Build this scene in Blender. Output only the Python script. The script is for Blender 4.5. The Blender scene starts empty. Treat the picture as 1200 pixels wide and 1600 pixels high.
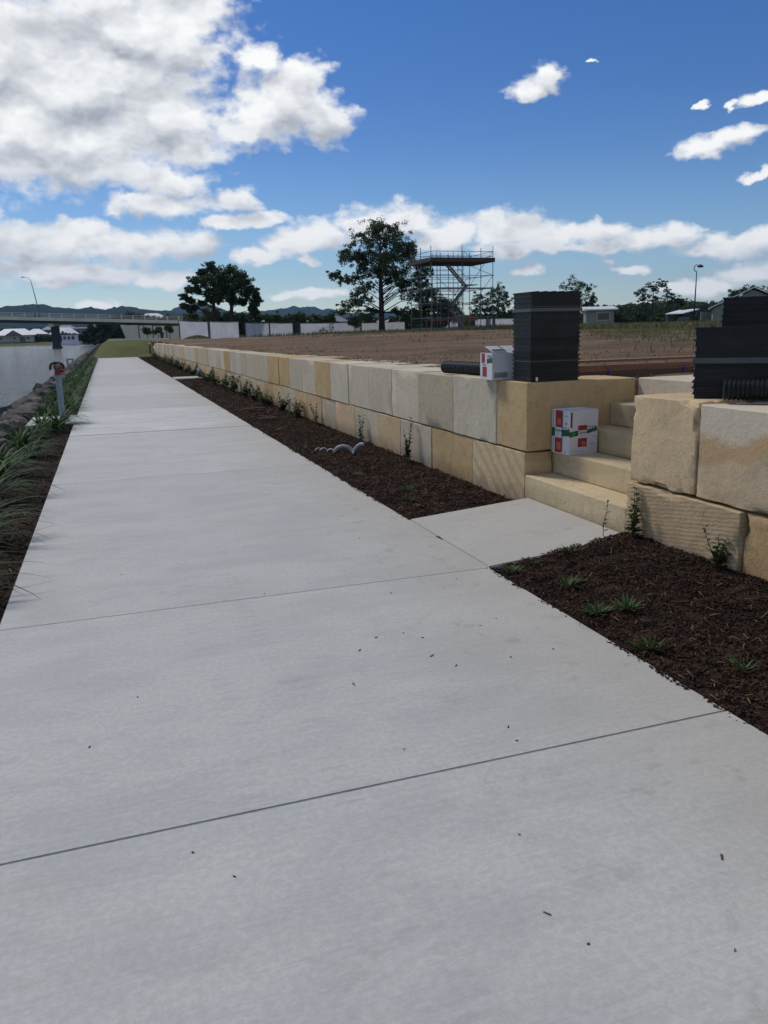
import bpy, bmesh, math, random
import numpy as np
from mathutils import Vector, Matrix, noise
random.seed(7)
rng = np.random.default_rng(11)
R = math.radians
sc = bpy.context.scene
C = sc.collection

# ------------------------------------------------------------------ camera
cam_d = bpy.data.cameras.new('camera')
cam_d.sensor_fit = 'VERTICAL'
cam_d.sensor_height = 24.0
cam_d.lens = 18.5556
cam_d.clip_start = 0.05
cam_d.clip_end = 20000
cam = bpy.data.objects.new('camera', cam_d)
C.objects.link(cam)
m = Matrix(((0.94546893, 0.09450613, -0.31170034, 0), (-0.32482791, 0.20311079, -0.92370603, 0),
            (-0.02398619, 0.97458432, 0.22273317, 1.6), (0, 0, 0, 1)))
cam.matrix_world = m
sc.camera = cam

# ------------------------------------------------------------------ exposure, sun
sc.view_settings.view_transform = 'Standard'
sc.view_settings.look = 'None'
sc.view_settings.exposure = 0.52
sc.view_settings.gamma = 1.0
sc.view_settings.use_curve_mapping = False
sc.render.engine = 'CYCLES'
SUN_AZ, SUN_EL = R(-28), R(50)          # azimuth from +Y towards +X, elevation
sun_d = bpy.data.lights.new('sun', 'SUN')
sun_d.energy = 1.5
sun_d.angle = R(11)
sun_d.color = (1.0, 0.93, 0.82)
sun = bpy.data.objects.new('sun', sun_d)
C.objects.link(sun)
sdir = Vector((math.sin(SUN_AZ) * math.cos(SUN_EL), math.cos(SUN_AZ) * math.cos(SUN_EL), math.sin(SUN_EL)))
sun.rotation_euler = sdir.to_track_quat('Z', 'Y').to_euler()
sun.location = (0, 0, 50)


# ------------------------------------------------------------------ node helper
class NT:
    def __init__(s, tree):
        s.t = tree
        s.n = tree.nodes
        s.l = tree.links

    def new(s, typ, **kw):
        n = s.n.new(typ)
        for k, v in kw.items():
            setattr(n, k, v)
        return n

    def put(s, sock, v):
        if isinstance(v, bpy.types.NodeSocket):
            s.l.new(v, sock)
        elif v is not None:
            if sock.type == 'RGBA' and len(v) == 3:
                v = (*v, 1)
            sock.default_value = v

    def math(s, op, a, b=None, c=None, clamp=False):
        n = s.new('ShaderNodeMath', operation=op, use_clamp=clamp)
        s.put(n.inputs[0], a)
        if b is not None: s.put(n.inputs[1], b)
        if c is not None: s.put(n.inputs[2], c)
        return n.outputs[0]

    def vmath(s, op, a, b=None, c=None):
        n = s.new('ShaderNodeVectorMath', operation=op)
        s.put(n.inputs[0], a)
        if b is not None: s.put(n.inputs[1], b)
        if c is not None: s.put(n.inputs[2], c)
        return n.outputs['Value'] if op in ('LENGTH', 'DOT_PRODUCT', 'DISTANCE') else n.outputs[0]

    def noise(s, vec, scale, detail=4, rough=0.55, dist=0.0, typ=None):
        n = s.new('ShaderNodeTexNoise')
        if vec is not None: s.put(n.inputs['Vector'], vec)
        n.inputs['Scale'].default_value = scale
        n.inputs['Detail'].default_value = detail
        n.inputs['Roughness'].default_value = rough
        n.inputs['Distortion'].default_value = dist
        return n.outputs['Fac']

    def mix(s, f, a, b, typ='MIX'):
        n = s.new('ShaderNodeMix', data_type='RGBA', blend_type=typ)
        s.put(n.inputs['Factor'], f)
        s.put(n.inputs['A'], a) if False else s.put(n.inputs[6], a)
        s.put(n.inputs[7], b)
        return n.outputs[2]

    def ramp(s, f, stops, interp='LINEAR'):
        n = s.new('ShaderNodeValToRGB')
        n.color_ramp.interpolation = interp
        el = n.color_ramp.elements
        while len(el) < len(stops): el.new(0.5)
        for e, (p, c) in zip(el, stops):
            e.position = p
            e.color = (c, c, c, 1) if not hasattr(c, '__len__') else (*c, 1)
        s.put(n.inputs[0], f)
        return n.outputs[0]

    def step(s, v, lo, hi, tlo=0.0, thi=1.0):
        n = s.new('ShaderNodeMapRange', interpolation_type='SMOOTHSTEP')
        s.put(n.inputs[0], v)
        for i, x in enumerate((lo, hi, tlo, thi)): n.inputs[i + 1].default_value = x
        return n.outputs[0]

    def mapping(s, vec, loc=(0, 0, 0), rot=(0, 0, 0), scale=(1, 1, 1)):
        n = s.new('ShaderNodeMapping')
        s.put(n.inputs[0], vec)
        n.inputs['Location'].default_value = loc
        n.inputs['Rotation'].default_value = rot
        n.inputs['Scale'].default_value = scale
        return n.outputs[0]


# ------------------------------------------------------------------ world: Nishita sky with broken cumulus
# cumulus: azimuth, elevation, half width, half height (degrees)
CLOUDS = [
    (-2.91,16.95, 10.5, 4.6), (0.91,14.89, 8.6, 5.0), (-2.07,11.75, 8.5, 2.9), (5.85,17.86, 3.6, 3.6), (4.87,13.49, 4.6, 3.2),
    (-6.78,14.00, 8.0, 6.0), (2.72,17.69, 7.6, 4.4), (2.13,15.65, 6.2, 4.0), (-1.10,13.74, 9.0, 4.0), (6.14,11.80, 3.6, 1.3), (-0.71,10.48, 8.6, 1.3),
    (-10.97,16.38, 12.0, 8.0), (0.10,23.85, 12.0, 6.0), (8.00,19.76, 2.2, 1.6),
    (12.75,14.36, 3.9, 2.4), (15.25,13.62, 2.3, 1.9), (13.88,15.98, 2.2, 1.5), (11.44,16.94, 2.0, 1.2), (10.38,13.24, 3.0, 1.6),
    (4.55,9.76, 3.6, 1.0), (4.23,8.41, 4.2, 0.9), (9.24,8.64, 2.2, 0.9), (10.87,7.56, 1.9, 0.55), (8.64,7.41, 1.8, 0.6),
    (-3.84,6.03, 6.0, 1.5), (-1.11,6.69, 3.2, 0.9), (2.37,5.83, 5.4, 1.3), (6.53,6.12, 2.5, 1.0), (-3.62,4.72, 6.0, 0.7),
    (-1.00,4.02, 6.0, 0.9), (3.83,3.76, 2.6, 0.7), (-0.40,2.12, 1.8, 0.5), (-8.59,5.48, 5.0, 2.0),
    (12.52,6.00, 2.3, 1.1), (14.72,6.38, 2.8, 1.3), (18.03,7.06, 2.8, 1.5), (20.67,7.28, 2.8, 1.4), (10.52,5.19, 2.0, 0.7), (13.78,4.94, 1.1, 0.45),
    (23.50,6.25, 2.8, 1.4), (27.41,6.44, 3.2, 1.5), (30.40,5.98, 3.2, 1.15), (33.52,5.99, 2.4, 1.0), (36.38,5.44, 2.5, 0.8), (38.35,5.57, 1.6, 0.7),
    (28.71,5.24, 4.2, 0.6), (33.35,5.04, 3.4, 0.45), (41.09,4.78, 3.1, 0.95), (43.48,4.94, 2.4, 0.9), (45.97,4.92, 4.0, 1.3),
    (30.02,15.40, 1.6, 1.0), (28.76,14.78, 1.5, 0.65), (39.96,10.63, 2.0, 0.75), (41.58,11.11, 2.0, 0.7), (42.93,13.02, 1.4, 0.42), (41.27,12.95, 0.5, 0.3),
    (43.19,8.77, 1.2, 0.28), (28.51,3.92, 1.6, 0.4), (35.66,3.55, 1.2, 0.35), (34.62,4.09, 0.5, 0.3), (39.51,2.34, 3.4, 0.7), (43.25,3.08, 2.6, 0.7),
    (14.12,2.73, 2.6, 0.5), (12.12,2.51, 1.6, 0.4), (36.79,1.05, 3.0, 0.4), (41.05,2.39, 2.0, 0.6), (32.76,15.98, 0.55, 0.13), (39.44,12.98, 0.35, 0.25),
]
w = bpy.data.worlds.new('World')
sc.world = w
w.use_nodes = True
N = NT(w.node_tree)
N.n.clear()

grp = bpy.data.node_groups.new('cumulus', 'ShaderNodeTree')
grp.interface.new_socket('P', in_out='INPUT', socket_type='NodeSocketVector')
grp.interface.new_socket('D', in_out='OUTPUT', socket_type='NodeSocketFloat')
grp.interface.new_socket('S', in_out='OUTPUT', socket_type='NodeSocketFloat')
G = NT(grp)
gi, go = G.new('NodeGroupInput'), G.new('NodeGroupOutput')
P = gi.outputs[0]
# warp so that outlines billow
wn = G.new('ShaderNodeTexNoise')
wn.inputs['Scale'].default_value = 0.42
wn.inputs['Detail'].default_value = 5
wn.inputs['Roughness'].default_value = 0.55
G.put(wn.inputs['Vector'], G.vmath('MULTIPLY', P, (1, 1.5, 1)))
wv = G.vmath('SUBTRACT', wn.outputs['Color'], (0.5, 0.5, 0.5))
Pw = G.vmath('MULTIPLY_ADD', wv, (3.6, 1.7, 0), P)
cur = None
for (ca, ce, ra, re_) in CLOUDS:
    q = G.vmath('MULTIPLY_ADD', Pw, (1 / ra, 1 / re_, 0), (-ca / ra, -ce / re_, 0))
    L = G.vmath('LENGTH', q)
    cur = L if cur is None else G.math('SMOOTH_MIN', cur, L, 0.25)
blob = G.math('SUBTRACT', 1.0, cur)
# scattered clouds over the rest of the sky
gen = G.noise(G.vmath('MULTIPLY', P, (0.055, 0.14, 1)), 1.0, 3, 0.5)
sepg = G.new('ShaderNodeSeparateXYZ')
G.put(sepg.inputs[0], P)
away = G.math('ABSOLUTE', G.math('SUBTRACT', sepg.outputs[0], 18.0))
outside = G.math('MAXIMUM', G.step(away, 34, 46), G.step(sepg.outputs[1], 24, 32))
gen2 = G.math('MULTIPLY_ADD', gen, 5.5, -2.85)
fld = G.math('MAXIMUM', G.math('MAXIMUM', blob, -1.0), G.math('SUBTRACT', gen2, G.math('MULTIPLY', G.math('SUBTRACT', 1.0, outside), 9.0)))
puff = G.noise(G.vmath('MULTIPLY', P, (1, 1.45, 1)), 0.75, 6, 0.6)
fine = G.new('ShaderNodeTexVoronoi', feature='SMOOTH_F1')
fine.inputs['Scale'].default_value = 0.9
fine.inputs['Smoothness'].default_value = 0.6
G.put(fine.inputs['Vector'], G.vmath('MULTIPLY', Pw, (1, 1.5, 1)))
d1 = G.math('MULTIPLY_ADD', G.math('SUBTRACT', puff, 0.5), 0.95, fld)
d2 = G.math('MULTIPLY_ADD', G.math('SUBTRACT', 0.42, fine.outputs['Distance']), 0.45, d1)
G.put(go.inputs[0], d2)
soft = G.noise(G.vmath('MULTIPLY', Pw, (1, 1.9, 1)), 0.17, 3.5, 0.5)
G.put(go.inputs[1], G.math('MULTIPLY_ADD', G.math('SUBTRACT', soft, 0.5), 2.9, G.math('MULTIPLY', fld, 0.7)))

tc = N.new('ShaderNodeTexCoord')
dirv = N.vmath('NORMALIZE', tc.outputs['Generated'])
sp = N.new('ShaderNodeSeparateXYZ')
N.put(sp.inputs[0], dirv)
azn = N.math('MULTIPLY', N.math('ARCTAN2', sp.outputs[0], sp.outputs[1]), 57.29578)
eln = N.math('MULTIPLY', N.math('ARCSINE', sp.outputs[2]), 57.29578)
cv = N.new('ShaderNodeCombineXYZ')
N.put(cv.inputs[0], azn)
N.put(cv.inputs[1], eln)
gA = N.new('ShaderNodeGroup'); gA.node_tree = grp
gB = N.new('ShaderNodeGroup'); gB.node_tree = grp
N.put(gA.inputs[0], cv.outputs[0])
N.put(gB.inputs[0], N.vmath('ADD', cv.outputs[0], (-0.4, 1.0, 0)))   # towards the sun
dens = gA.outputs[0]
alpha = N.math('MULTIPLY', N.step(dens, -0.10, 0.52), N.step(eln, 0.2, 2.0, 0.25, 1.0))
alpha = N.math('POWER', alpha, 0.8)
grad = N.math('ADD', N.math('MULTIPLY', N.math('SUBTRACT', gA.outputs[1], gB.outputs[1]), 0.85), N.math('MULTIPLY', N.math('SUBTRACT', gA.outputs[0], gB.outputs[0]), 0.07))
thick = N.step(dens, 0.15, 1.1)
lit = N.math('ADD', N.math('MULTIPLY', N.math('MAXIMUM', N.math('MINIMUM', grad, 0.8), -0.6), 0.62), N.math('MULTIPLY_ADD', thick, -0.24, 0.84))
lit = N.math('MINIMUM', N.math('MAXIMUM', lit, 0.28), 1.0)
ccol = N.ramp(lit, [(0.0, (0.26, 0.29, 0.35)), (0.35, (0.42, 0.45, 0.51)), (0.62, (0.69, 0.71, 0.745)), (0.85, (0.93, 0.94, 0.95)), (1.0, (1.05, 1.05, 1.03))])
sky = N.new('ShaderNodeTexSky', sky_type='NISHITA', sun_disc=False)
sky.sun_elevation = SUN_EL
sky.sun_rotation = SUN_AZ
sky.altitude = 0
sky.air_density = 1.0
sky.dust_density = 0.15
sky.ozone_density = 2.0
hs = N.new('ShaderNodeHueSaturation')
hs.inputs['Saturation'].default_value = 1.2
hs.inputs['Value'].default_value = 1.0
N.put(hs.inputs['Color'], N.vmath('MULTIPLY', sky.outputs[0], N.mix(N.step(eln, 0.0, 16.0), (1.02, 1.10, 1.22), (0.74, 0.79, 1.02))))
bg1 = N.new('ShaderNodeBackground')
N.put(bg1.inputs[0], hs.outputs[0])
bg1.inputs[1].default_value = 0.060
bg2 = N.new('ShaderNodeBackground')
N.put(bg2.inputs[0], ccol)
bg2.inputs[1].default_value = 0.71
mx = N.new('ShaderNodeMixShader')
N.put(mx.inputs[0], alpha)
N.l.new(bg1.outputs[0], mx.inputs[1])
N.l.new(bg2.outputs[0], mx.inputs[2])
wo = N.new('ShaderNodeOutputWorld')
N.l.new(mx.outputs[0], wo.inputs[0])
sc.cycles.max_bounces = 6
sc.cycles.diffuse_bounces = 3
sc.cycles.glossy_bounces = 2
sc.cycles.transmission_bounces = 2
sc.cycles.volume_bounces = 0
sc.cycles.transparent_max_bounces = 4
w.cycles.sampling_method = 'MANUAL'
w.cycles.sample_map_resolution = 512


# ------------------------------------------------------------------ materials
def base_mat(name):
    mt = bpy.data.materials.new(name)
    mt.use_nodes = True
    n = NT(mt.node_tree)
    b = mt.node_tree.nodes['Principled BSDF']
    return mt, n, b


def bump(n, b, h, strength=0.3, dist=0.02):
    bp = n.new('ShaderNodeBump')
    bp.inputs['Strength'].default_value = strength
    bp.inputs['Distance'].default_value = dist
    n.put(bp.inputs['Height'], h)
    n.l.new(bp.outputs[0], b.inputs['Normal'])
    return bp


MATS = {}


def mat(name, c1, c2=None, scale=3.0, rough=0.7, bmp=0.2, bscale=40.0, bdist=0.01, metal=0.0, spec=0.5, rnd=0.0, island=0.0, stretch=(1, 1, 1)):
    if name in MATS: return MATS[name]
    mt, n, b = base_mat(name)
    g = n.new('ShaderNodeNewGeometry')
    p = n.vmath('MULTIPLY', g.outputs['Position'], stretch)
    c2 = c2 or tuple(x * 0.75 for x in c1)
    f = n.step(n.noise(p, scale, 5, 0.6), 0.3, 0.7)
    col = n.mix(f, c1, c2)
    if rnd or island:
        src = n.new('ShaderNodeObjectInfo').outputs['Random'] if rnd else g.outputs['Random Per Island']
        h = n.new('ShaderNodeHueSaturation')
        k = rnd or island
        n.put(h.inputs['Value'], n.math('MULTIPLY_ADD', src, 2 * k, 1 - k))
        n.put(h.inputs['Hue'], n.math('MULTIPLY_ADD', src, 0.03 * min(1, k * 2), 0.5 - 0.015 * min(1, k * 2)))
        n.put(h.inputs['Color'], col)
        col = h.outputs[0]
    n.put(b.inputs['Base Color'], col)
    b.inputs['Roughness'].default_value = rough
    b.inputs['Metallic'].default_value = metal
    b.inputs['Specular IOR Level'].default_value = spec
    if bmp: bump(n, b, n.noise(p, bscale, 4, 0.6), bmp, bdist)
    MATS[name] = mt
    return mt


def leaf_mat(name, c1, c2, k=0.35, rough=0.55):
    mt = mat(name, c1, c2, 1.2, rough, 0, island=k, spec=0.12)
    if 'Subsurface Weight' in mt.node_tree.nodes['Principled BSDF'].inputs:
        n = NT(mt.node_tree)
        b = mt.node_tree.nodes['Principled BSDF']
        tr = n.new('ShaderNodeBsdfTranslucent')
        n.l.new(b.inputs['Base Color'].links[0].from_socket, tr.inputs[0])
        ms = n.new('ShaderNodeMixShader')
        ms.inputs[0].default_value = 0.22
        n.l.new(b.outputs[0], ms.inputs[1])
        n.l.new(tr.outputs[0], ms.inputs[2])
        n.l.new(ms.outputs[0], mt.node_tree.nodes['Material Output'].inputs[0])
    return mt


def concrete_mat(name, c=(0.42, 0.43, 0.44)):
    mt, n, b = base_mat(name)
    g = n.new('ShaderNodeNewGeometry')
    P = g.outputs['Position']
    big = n.step(n.noise(P, 0.55, 4, 0.6, 0.4), 0.25, 0.75)
    mid = n.noise(n.vmath('MULTIPLY', P, (0.8, 1.7, 1)), 1.3, 8, 0.74, 0.3)
    # broom strokes across the walk, slightly wandering
    pw = n.vmath('ADD', n.mapping(P, rot=(0, 0, R(1.5)), scale=(1.4, 62, 1)), n.vmath('MULTIPLY', n.new('ShaderNodeTexNoise').outputs['Color'], (0, 3, 0)))
    broom = n.noise(pw, 1.0, 5, 0.62)
    broom2 = n.noise(n.mapping(P, rot=(0, 0, R(-1)), scale=(0.9, 210, 1)), 1.0, 3, 0.6)
    fine = n.noise(P, 130, 3, 0.7)
    col = n.mix(big, tuple(x * 0.95 for x in c), tuple(x * 1.06 for x in c))
    col = n.mix(n.step(mid, 0.36, 0.60), n.mix(0.5, col, (0.34, 0.345, 0.335)), col)
    sx0 = n.new('ShaderNodeSeparateXYZ')
    n.put(sx0.inputs[0], P)
    dirt = n.math('MULTIPLY', n.step(n.noise(P, 5.5, 6, 0.72, 0.4), 0.55, 0.68), n.step(n.math('MULTIPLY_ADD', n.noise(P, 1.3, 3, 0.5), 1.8, sx0.outputs[0]), 1.7, 3.0))
    col = n.mix(n.math('MULTIPLY', dirt, 0.7), col, (0.27, 0.235, 0.19))
    # tyre tread prints left across the walk
    treads = n.math('MULTIPLY', n.step(n.math('SINE', n.math('MULTIPLY_ADD', sx0.outputs[1], 78.0, n.math('MULTIPLY', n.noise(P, 6, 3, 0.6), 9.0))), 0.1, 0.8), n.step(n.noise(P, 3.3, 3, 0.6), 0.42, 0.60))
    wander = n.math('MULTIPLY_ADD', n.noise(n.vmath('MULTIPLY', P, (0, 0.35, 0)), 1.0, 1, 0.5), 0.5, sx0.outputs[0])
    strip = n.math('MAXIMUM', n.step(n.math('ABSOLUTE', n.math('SUBTRACT', wander, 0.62)), 0.03, 0.07, 1, 0), n.step(n.math('ABSOLUTE', n.math('SUBTRACT', wander, 0.92)), 0.03, 0.07, 1, 0))
    col = n.mix(n.math('MULTIPLY', n.math('MULTIPLY', treads, strip), 0.24), col, (0.29, 0.29, 0.285))
    col = n.mix(n.math('MULTIPLY', n.step(broom, 0.42, 0.66), 0.30), col, (0.54, 0.54, 0.535))
    col = n.mix(n.math('MULTIPLY', n.step(broom2, 0.48, 0.7), 0.20), col, (0.27, 0.27, 0.28))
    # warm soil wash along the garden side and drifting blotches
    sx = n.new('ShaderNodeSeparateXYZ')
    n.put(sx.inputs[0], P)
    edge = n.step(n.math('ADD', sx.outputs[0], n.math('MULTIPLY', n.noise(P, 0.9, 5, 0.6), 1.6)), 1.9, 3.4)
    col = n.mix(n.math('MULTIPLY', edge, 0.6), col, (0.41, 0.375, 0.31))
    warm = n.step(n.noise(n.vmath('ADD', P, (7, 3, 0)), 0.7, 4, 0.6), 0.58, 0.75)
    col = n.mix(n.math('MULTIPLY', warm, 0.6), col, (0.435, 0.41, 0.35))
    # dark damp patches, scuffs and specks
    damp = n.step(n.noise(n.vmath('MULTIPLY', P, (1, 1.8, 1)), 3.2, 3, 0.55, 0.6), 0.63, 0.72)
    area = n.step(n.noise(n.vmath('ADD', P, (1.7, 8.2, 0)), 0.8, 2, 0.5), 0.52, 0.68)
    col = n.mix(n.math('MULTIPLY', n.math('MULTIPLY', damp, area), 0.42), col, (0.24, 0.25, 0.27))
    foot = n.step(n.noise(n.vmath('MULTIPLY', P, (5.5, 12, 1)), 1.0, 2, 0.5, 0.3), 0.60, 0.68)
    fa = n.step(n.noise(n.vmath('ADD', P, (3.1, 5.3, 0)), 1.1, 1, 0.5), 0.56, 0.66)
    col = n.mix(n.math('MULTIPLY', n.math('MULTIPLY', foot, fa), 0.22), col, (0.25, 0.245, 0.24))
    sv = n.new('ShaderNodeTexVoronoi')
    sv.inputs['Scale'].default_value = 3.1
    n.put(sv.inputs['Vector'], n.vmath('ADD', P, n.vmath('MULTIPLY', n.new('ShaderNodeTexNoise').outputs['Color'], (0.12, 0.12, 0))))
    sep = n.new('ShaderNodeSeparateColor')
    n.put(sep.inputs[0], sv.outputs['Color'])
    spot = n.math('LESS_THAN', sv.outputs['Distance'], n.math('MULTIPLY', n.math('POWER', sep.outputs[0], 6.0), 0.075))
    col = n.mix(n.math('MULTIPLY', spot, 0.35), col, (0.14, 0.13, 0.12))
    col = n.mix(n.math('MULTIPLY', n.step(n.noise(P, 38, 5, 0.8), 0.42, 0.60, 1, 0), 0.30), col, (0.30, 0.30, 0.295))
    spk = n.step(fine, 0.62, 0.72)
    col = n.mix(n.math('MULTIPLY', spk, 0.4), col, (0.62, 0.62, 0.62))
    hv = n.new('ShaderNodeHueSaturation')
    n.put(hv.inputs['Value'], n.math('MULTIPLY_ADD', n.new('ShaderNodeObjectInfo').outputs['Random'], 0.12, 0.93))
    n.put(hv.inputs['Color'], col)
    col = hv.outputs[0]
    n.put(b.inputs['Base Color'], col)
    n.put(b.inputs['Roughness'], n.math('MULTIPLY_ADD', mid, 0.3, 0.62))
    b.inputs['Specular IOR Level'].default_value = 0.35
    h = n.math('ADD', n.math('MULTIPLY', broom, 0.8), n.math('MULTIPLY_ADD', fine, 0.5, n.math('MULTIPLY', broom2, 0.5)))
    bump(n, b, h, 0.22, 0.004)
    MATS[name] = mt
    return mt


def stone_mat(name, c1, c2, bands=None, stain=0.35, ridges=False, grey=None, zones=False):
    """sawn sandstone: clouded colour, iron stains, bedding bands, fine grain"""
    mt, n, b = base_mat(name)
    g = n.new('ShaderNodeNewGeometry')
    oi = n.new('ShaderNodeObjectInfo')
    P = n.vmath('ADD', g.outputs['Position'], n.vmath('MULTIPLY', oi.outputs['Location'], (0, 0, 0)))
    col = n.mix(n.step(n.noise(P, 1.3, 5, 0.6, 0.5), 0.3, 0.7), c1, c2)
    rust = n.step(n.noise(n.vmath('MULTIPLY', P, (1, 1, 0.6)), 2.1, 6, 0.65, 1.2), 0.55, 0.74)
    vein = n.noise(n.vmath('ADD', P, n.vmath('MULTIPLY', oi.outputs['Random'], (9, 9, 9))), 1.7, 5, 0.6, 2.0)
    vein = n.math('MULTIPLY', n.step(n.math('ABSOLUTE', n.math('SUBTRACT', vein, 0.5)), 0.0, 0.02, 1, 0), 0.28)
    col = n.mix(vein, col, (0.24, 0.15, 0.085))
    strk = n.noise(n.vmath('MULTIPLY', P, (6, 6, 1.2)), 2.0, 5, 0.7, 0.3)
    col = n.mix(n.math('MULTIPLY', n.step(strk, 0.45, 0.75), 0.28), col, tuple(x * 0.68 for x in c2))
    col = n.mix(n.math('MULTIPLY', rust, stain), col, (0.46, 0.26, 0.11))
    if grey: col = n.mix(n.math('MULTIPLY', n.step(n.noise(n.vmath('ADD', P, (4, 4, 4)), 1.0, 4, 0.6, 1.2), 0.36, 0.72), 0.55), col, grey)
    grain = n.noise(P, 55, 4, 0.7)
    col = n.mix(n.math('MULTIPLY', n.step(grain, 0.5, 0.8), 0.3), col, tuple(x * 0.62 for x in c1))
    speck = n.step(n.noise(P, 9, 6, 0.8), 0.60, 0.70)
    col = n.mix(n.math('MULTIPLY', speck, 0.45), col, (0.20, 0.13, 0.07))
    hgt = n.math('MULTIPLY', grain, 0.35)
    if bands:
        wv = n.new('ShaderNodeTexWave', wave_type='BANDS', bands_direction='Z')
        wv.inputs['Scale'].default_value = bands[1]
        wv.inputs['Distortion'].default_value = bands[2]
        wv.inputs['Detail'].default_value = 3
        wv.inputs['Detail Scale'].default_value = 0.6
        n.put(wv.inputs['Vector'], n.mapping(P, rot=(R(bands[0]), 0, 0)))
        f = n.step(wv.outputs['Fac'], 0.35, 0.9)
        col = n.mix(n.math('MULTIPLY', f, bands[3]), col, tuple(x * 0.55 for x in c2))
        if ridges: hgt = n.math('MULTIPLY_ADD', wv.outputs['Fac'], 0.07, hgt)
    if zones:
        zs = n.new('ShaderNodeSeparateXYZ'); n.put(zs.inputs[0], P)
        wob = n.math('MULTIPLY_ADD', n.noise(P, 2.2, 4, 0.6, 0.6), 0.34, n.math('MULTIPLY_ADD', zs.outputs[1], 0.10, zs.outputs[2]))
        col = n.mix(n.math('MULTIPLY', n.step(wob, 1.30, 1.36), 0.85), col, (0.50, 0.33, 0.17))
        col = n.mix(n.math('MULTIPLY', n.step(wob, 1.44, 1.49), 0.9), col, (0.62, 0.55, 0.415))
        col = n.mix(n.math('MULTIPLY', n.step(wob, 1.20, 1.14), 0.0), col, col)
    # soil splash and green on the lowest part
    sz = n.new('ShaderNodeSeparateXYZ')
    n.put(sz.inputs[0], P)
    low = n.step(n.math('ADD', sz.outputs[2], n.math('MULTIPLY', n.noise(P, 5, 4, 0.6), 0.22)), 0.08, 0.36, 1.0, 0.0)
    col = n.mix(n.math('MULTIPLY', low, 0.55), col, (0.085, 0.062, 0.042))
    h = n.new('ShaderNodeHueSaturation')
    n.put(h.inputs['Value'], n.math('MULTIPLY_ADD', oi.outputs['Random'], 0.24, 0.90))
    n.put(h.inputs['Saturation'], n.math('MULTIPLY_ADD', oi.outputs['Random'], -0.2, 1.08))
    n.put(h.inputs['Color'], col)
    n.put(b.inputs['Base Color'], h.outputs[0])
    b.inputs['Roughness'].default_value = 0.9
    b.inputs['Specular IOR Level'].default_value = 0.2
    hgt = n.math('MULTIPLY_ADD', n.noise(P, 6, 7, 0.7), 1.3, hgt)
    bump(n, b, hgt, 0.5, 0.018 if not ridges else 0.026)
    MATS[name] = mt
    return mt


def soil_mat(name, c1, c2, c3=None):
    mt, n, b = base_mat(name)
    g = n.new('ShaderNodeNewGeometry')
    P = g.outputs['Position']
    col = n.mix(n.step(n.noise(n.vmath('MULTIPLY', P, (0.35, 1.3, 1)), 0.35, 6, 0.65, 0.5), 0.35, 0.65), c1, c2)
    if c3:
        col = n.mix(n.math('MULTIPLY', n.step(n.noise(n.vmath('MULTIPLY', P, (0.14, 0.8, 1)), 0.33, 5, 0.6, 0.8), 0.56, 0.68), 0.85), col, c3)
    fine = n.noise(P, 9, 8, 0.75)
    col = n.mix(n.math('MULTIPLY', n.step(fine, 0.5, 0.68), 0.38), col, tuple(x * 0.4 for x in c1))
    n.put(b.inputs['Base Color'], col)
    b.inputs['Roughness'].default_value = 0.95
    b.inputs['Specular IOR Level'].default_value = 0.15
    bump(n, b, n.math('ADD', n.math('MULTIPLY', n.noise(P, 2.5, 6, 0.7), 2.0), fine), 0.8, 0.05)
    MATS[name] = mt
    return mt


def water_mat():
    mt, n, b = base_mat('river_water')
    g = n.new('ShaderNodeNewGeometry')
    P = g.outputs['Position']
    b.inputs['Base Color'].default_value = (0.035, 0.05, 0.06, 1)
    b.inputs['Roughness'].default_value = 0.12
    b.inputs['IOR'].default_value = 1.33
    n1 = n.noise(n.vmath('MULTIPLY', P, (1.0, 1.0, 1)), 1.6, 5, 0.65, 0.5)
    n2 = n.noise(n.vmath('MULTIPLY', P, (0.35, 0.7, 1)), 0.4, 4, 0.6)
    bump(n, b, n.math('MULTIPLY_ADD', n2, 2.0, n1), 1.0, 0.42)
    MATS['water'] = mt
    return mt


M_CONC = concrete_mat('footpath_concrete', (0.500, 0.507, 0.470))
M_CONC2 = concrete_mat('pale_footpath_concrete', (0.60, 0.605, 0.575))
M_CREAM = stone_mat('sandstone_cream', (0.585, 0.50, 0.355), (0.51, 0.435, 0.305), stain=0.14, grey=(0.47, 0.42, 0.32))
M_TAN = stone_mat('sandstone_tan', (0.60, 0.44, 0.235), (0.50, 0.36, 0.19), stain=0.25)
M_ORNG = stone_mat('sandstone_orange', (0.50, 0.33, 0.165), (0.56, 0.41, 0.22), stain=0.4)
M_GREY = stone_mat('sandstone_pale', (0.575, 0.50, 0.375), (0.50, 0.435, 0.325), stain=0.08)
M_DIAG = stone_mat('sandstone_diagonal_bands', (0.61, 0.46, 0.25), (0.52, 0.37, 0.19), bands=(-42, 2.3, 4.0, 0.34), stain=0.22)
M_SAW = stone_mat('sandstone_saw_ridged', (0.50, 0.365, 0.20), (0.42, 0.30, 0.16), bands=(9, 11.5, 1.6, 0.30), stain=0.25, ridges=True)
M_MULTI = stone_mat('sandstone_multicolour', (0.60, 0.48, 0.31), (0.56, 0.42, 0.25), bands=(10, 0.7, 3.5, 0.2), stain=0.3, zones=True)
M_STEP = stone_mat('sandstone_step', (0.62, 0.50, 0.31), (0.54, 0.425, 0.255), bands=(6, 1.4, 4.0, 0.18), stain=0.12)
M_SOIL = soil_mat('bare_soil', (0.125, 0.084, 0.050), (0.190, 0.130, 0.080), (0.33, 0.25, 0.165))
M_BED = soil_mat('mulch_soil', (0.030, 0.019, 0.013), (0.045, 0.027, 0.018))
M_WATER = water_mat()
M_CHIP = mat('mulch_chips', (0.056, 0.027, 0.018), (0.024, 0.014, 0.010), 5, 0.85, 0.3, 60, island=0.75, spec=0.2)
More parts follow.
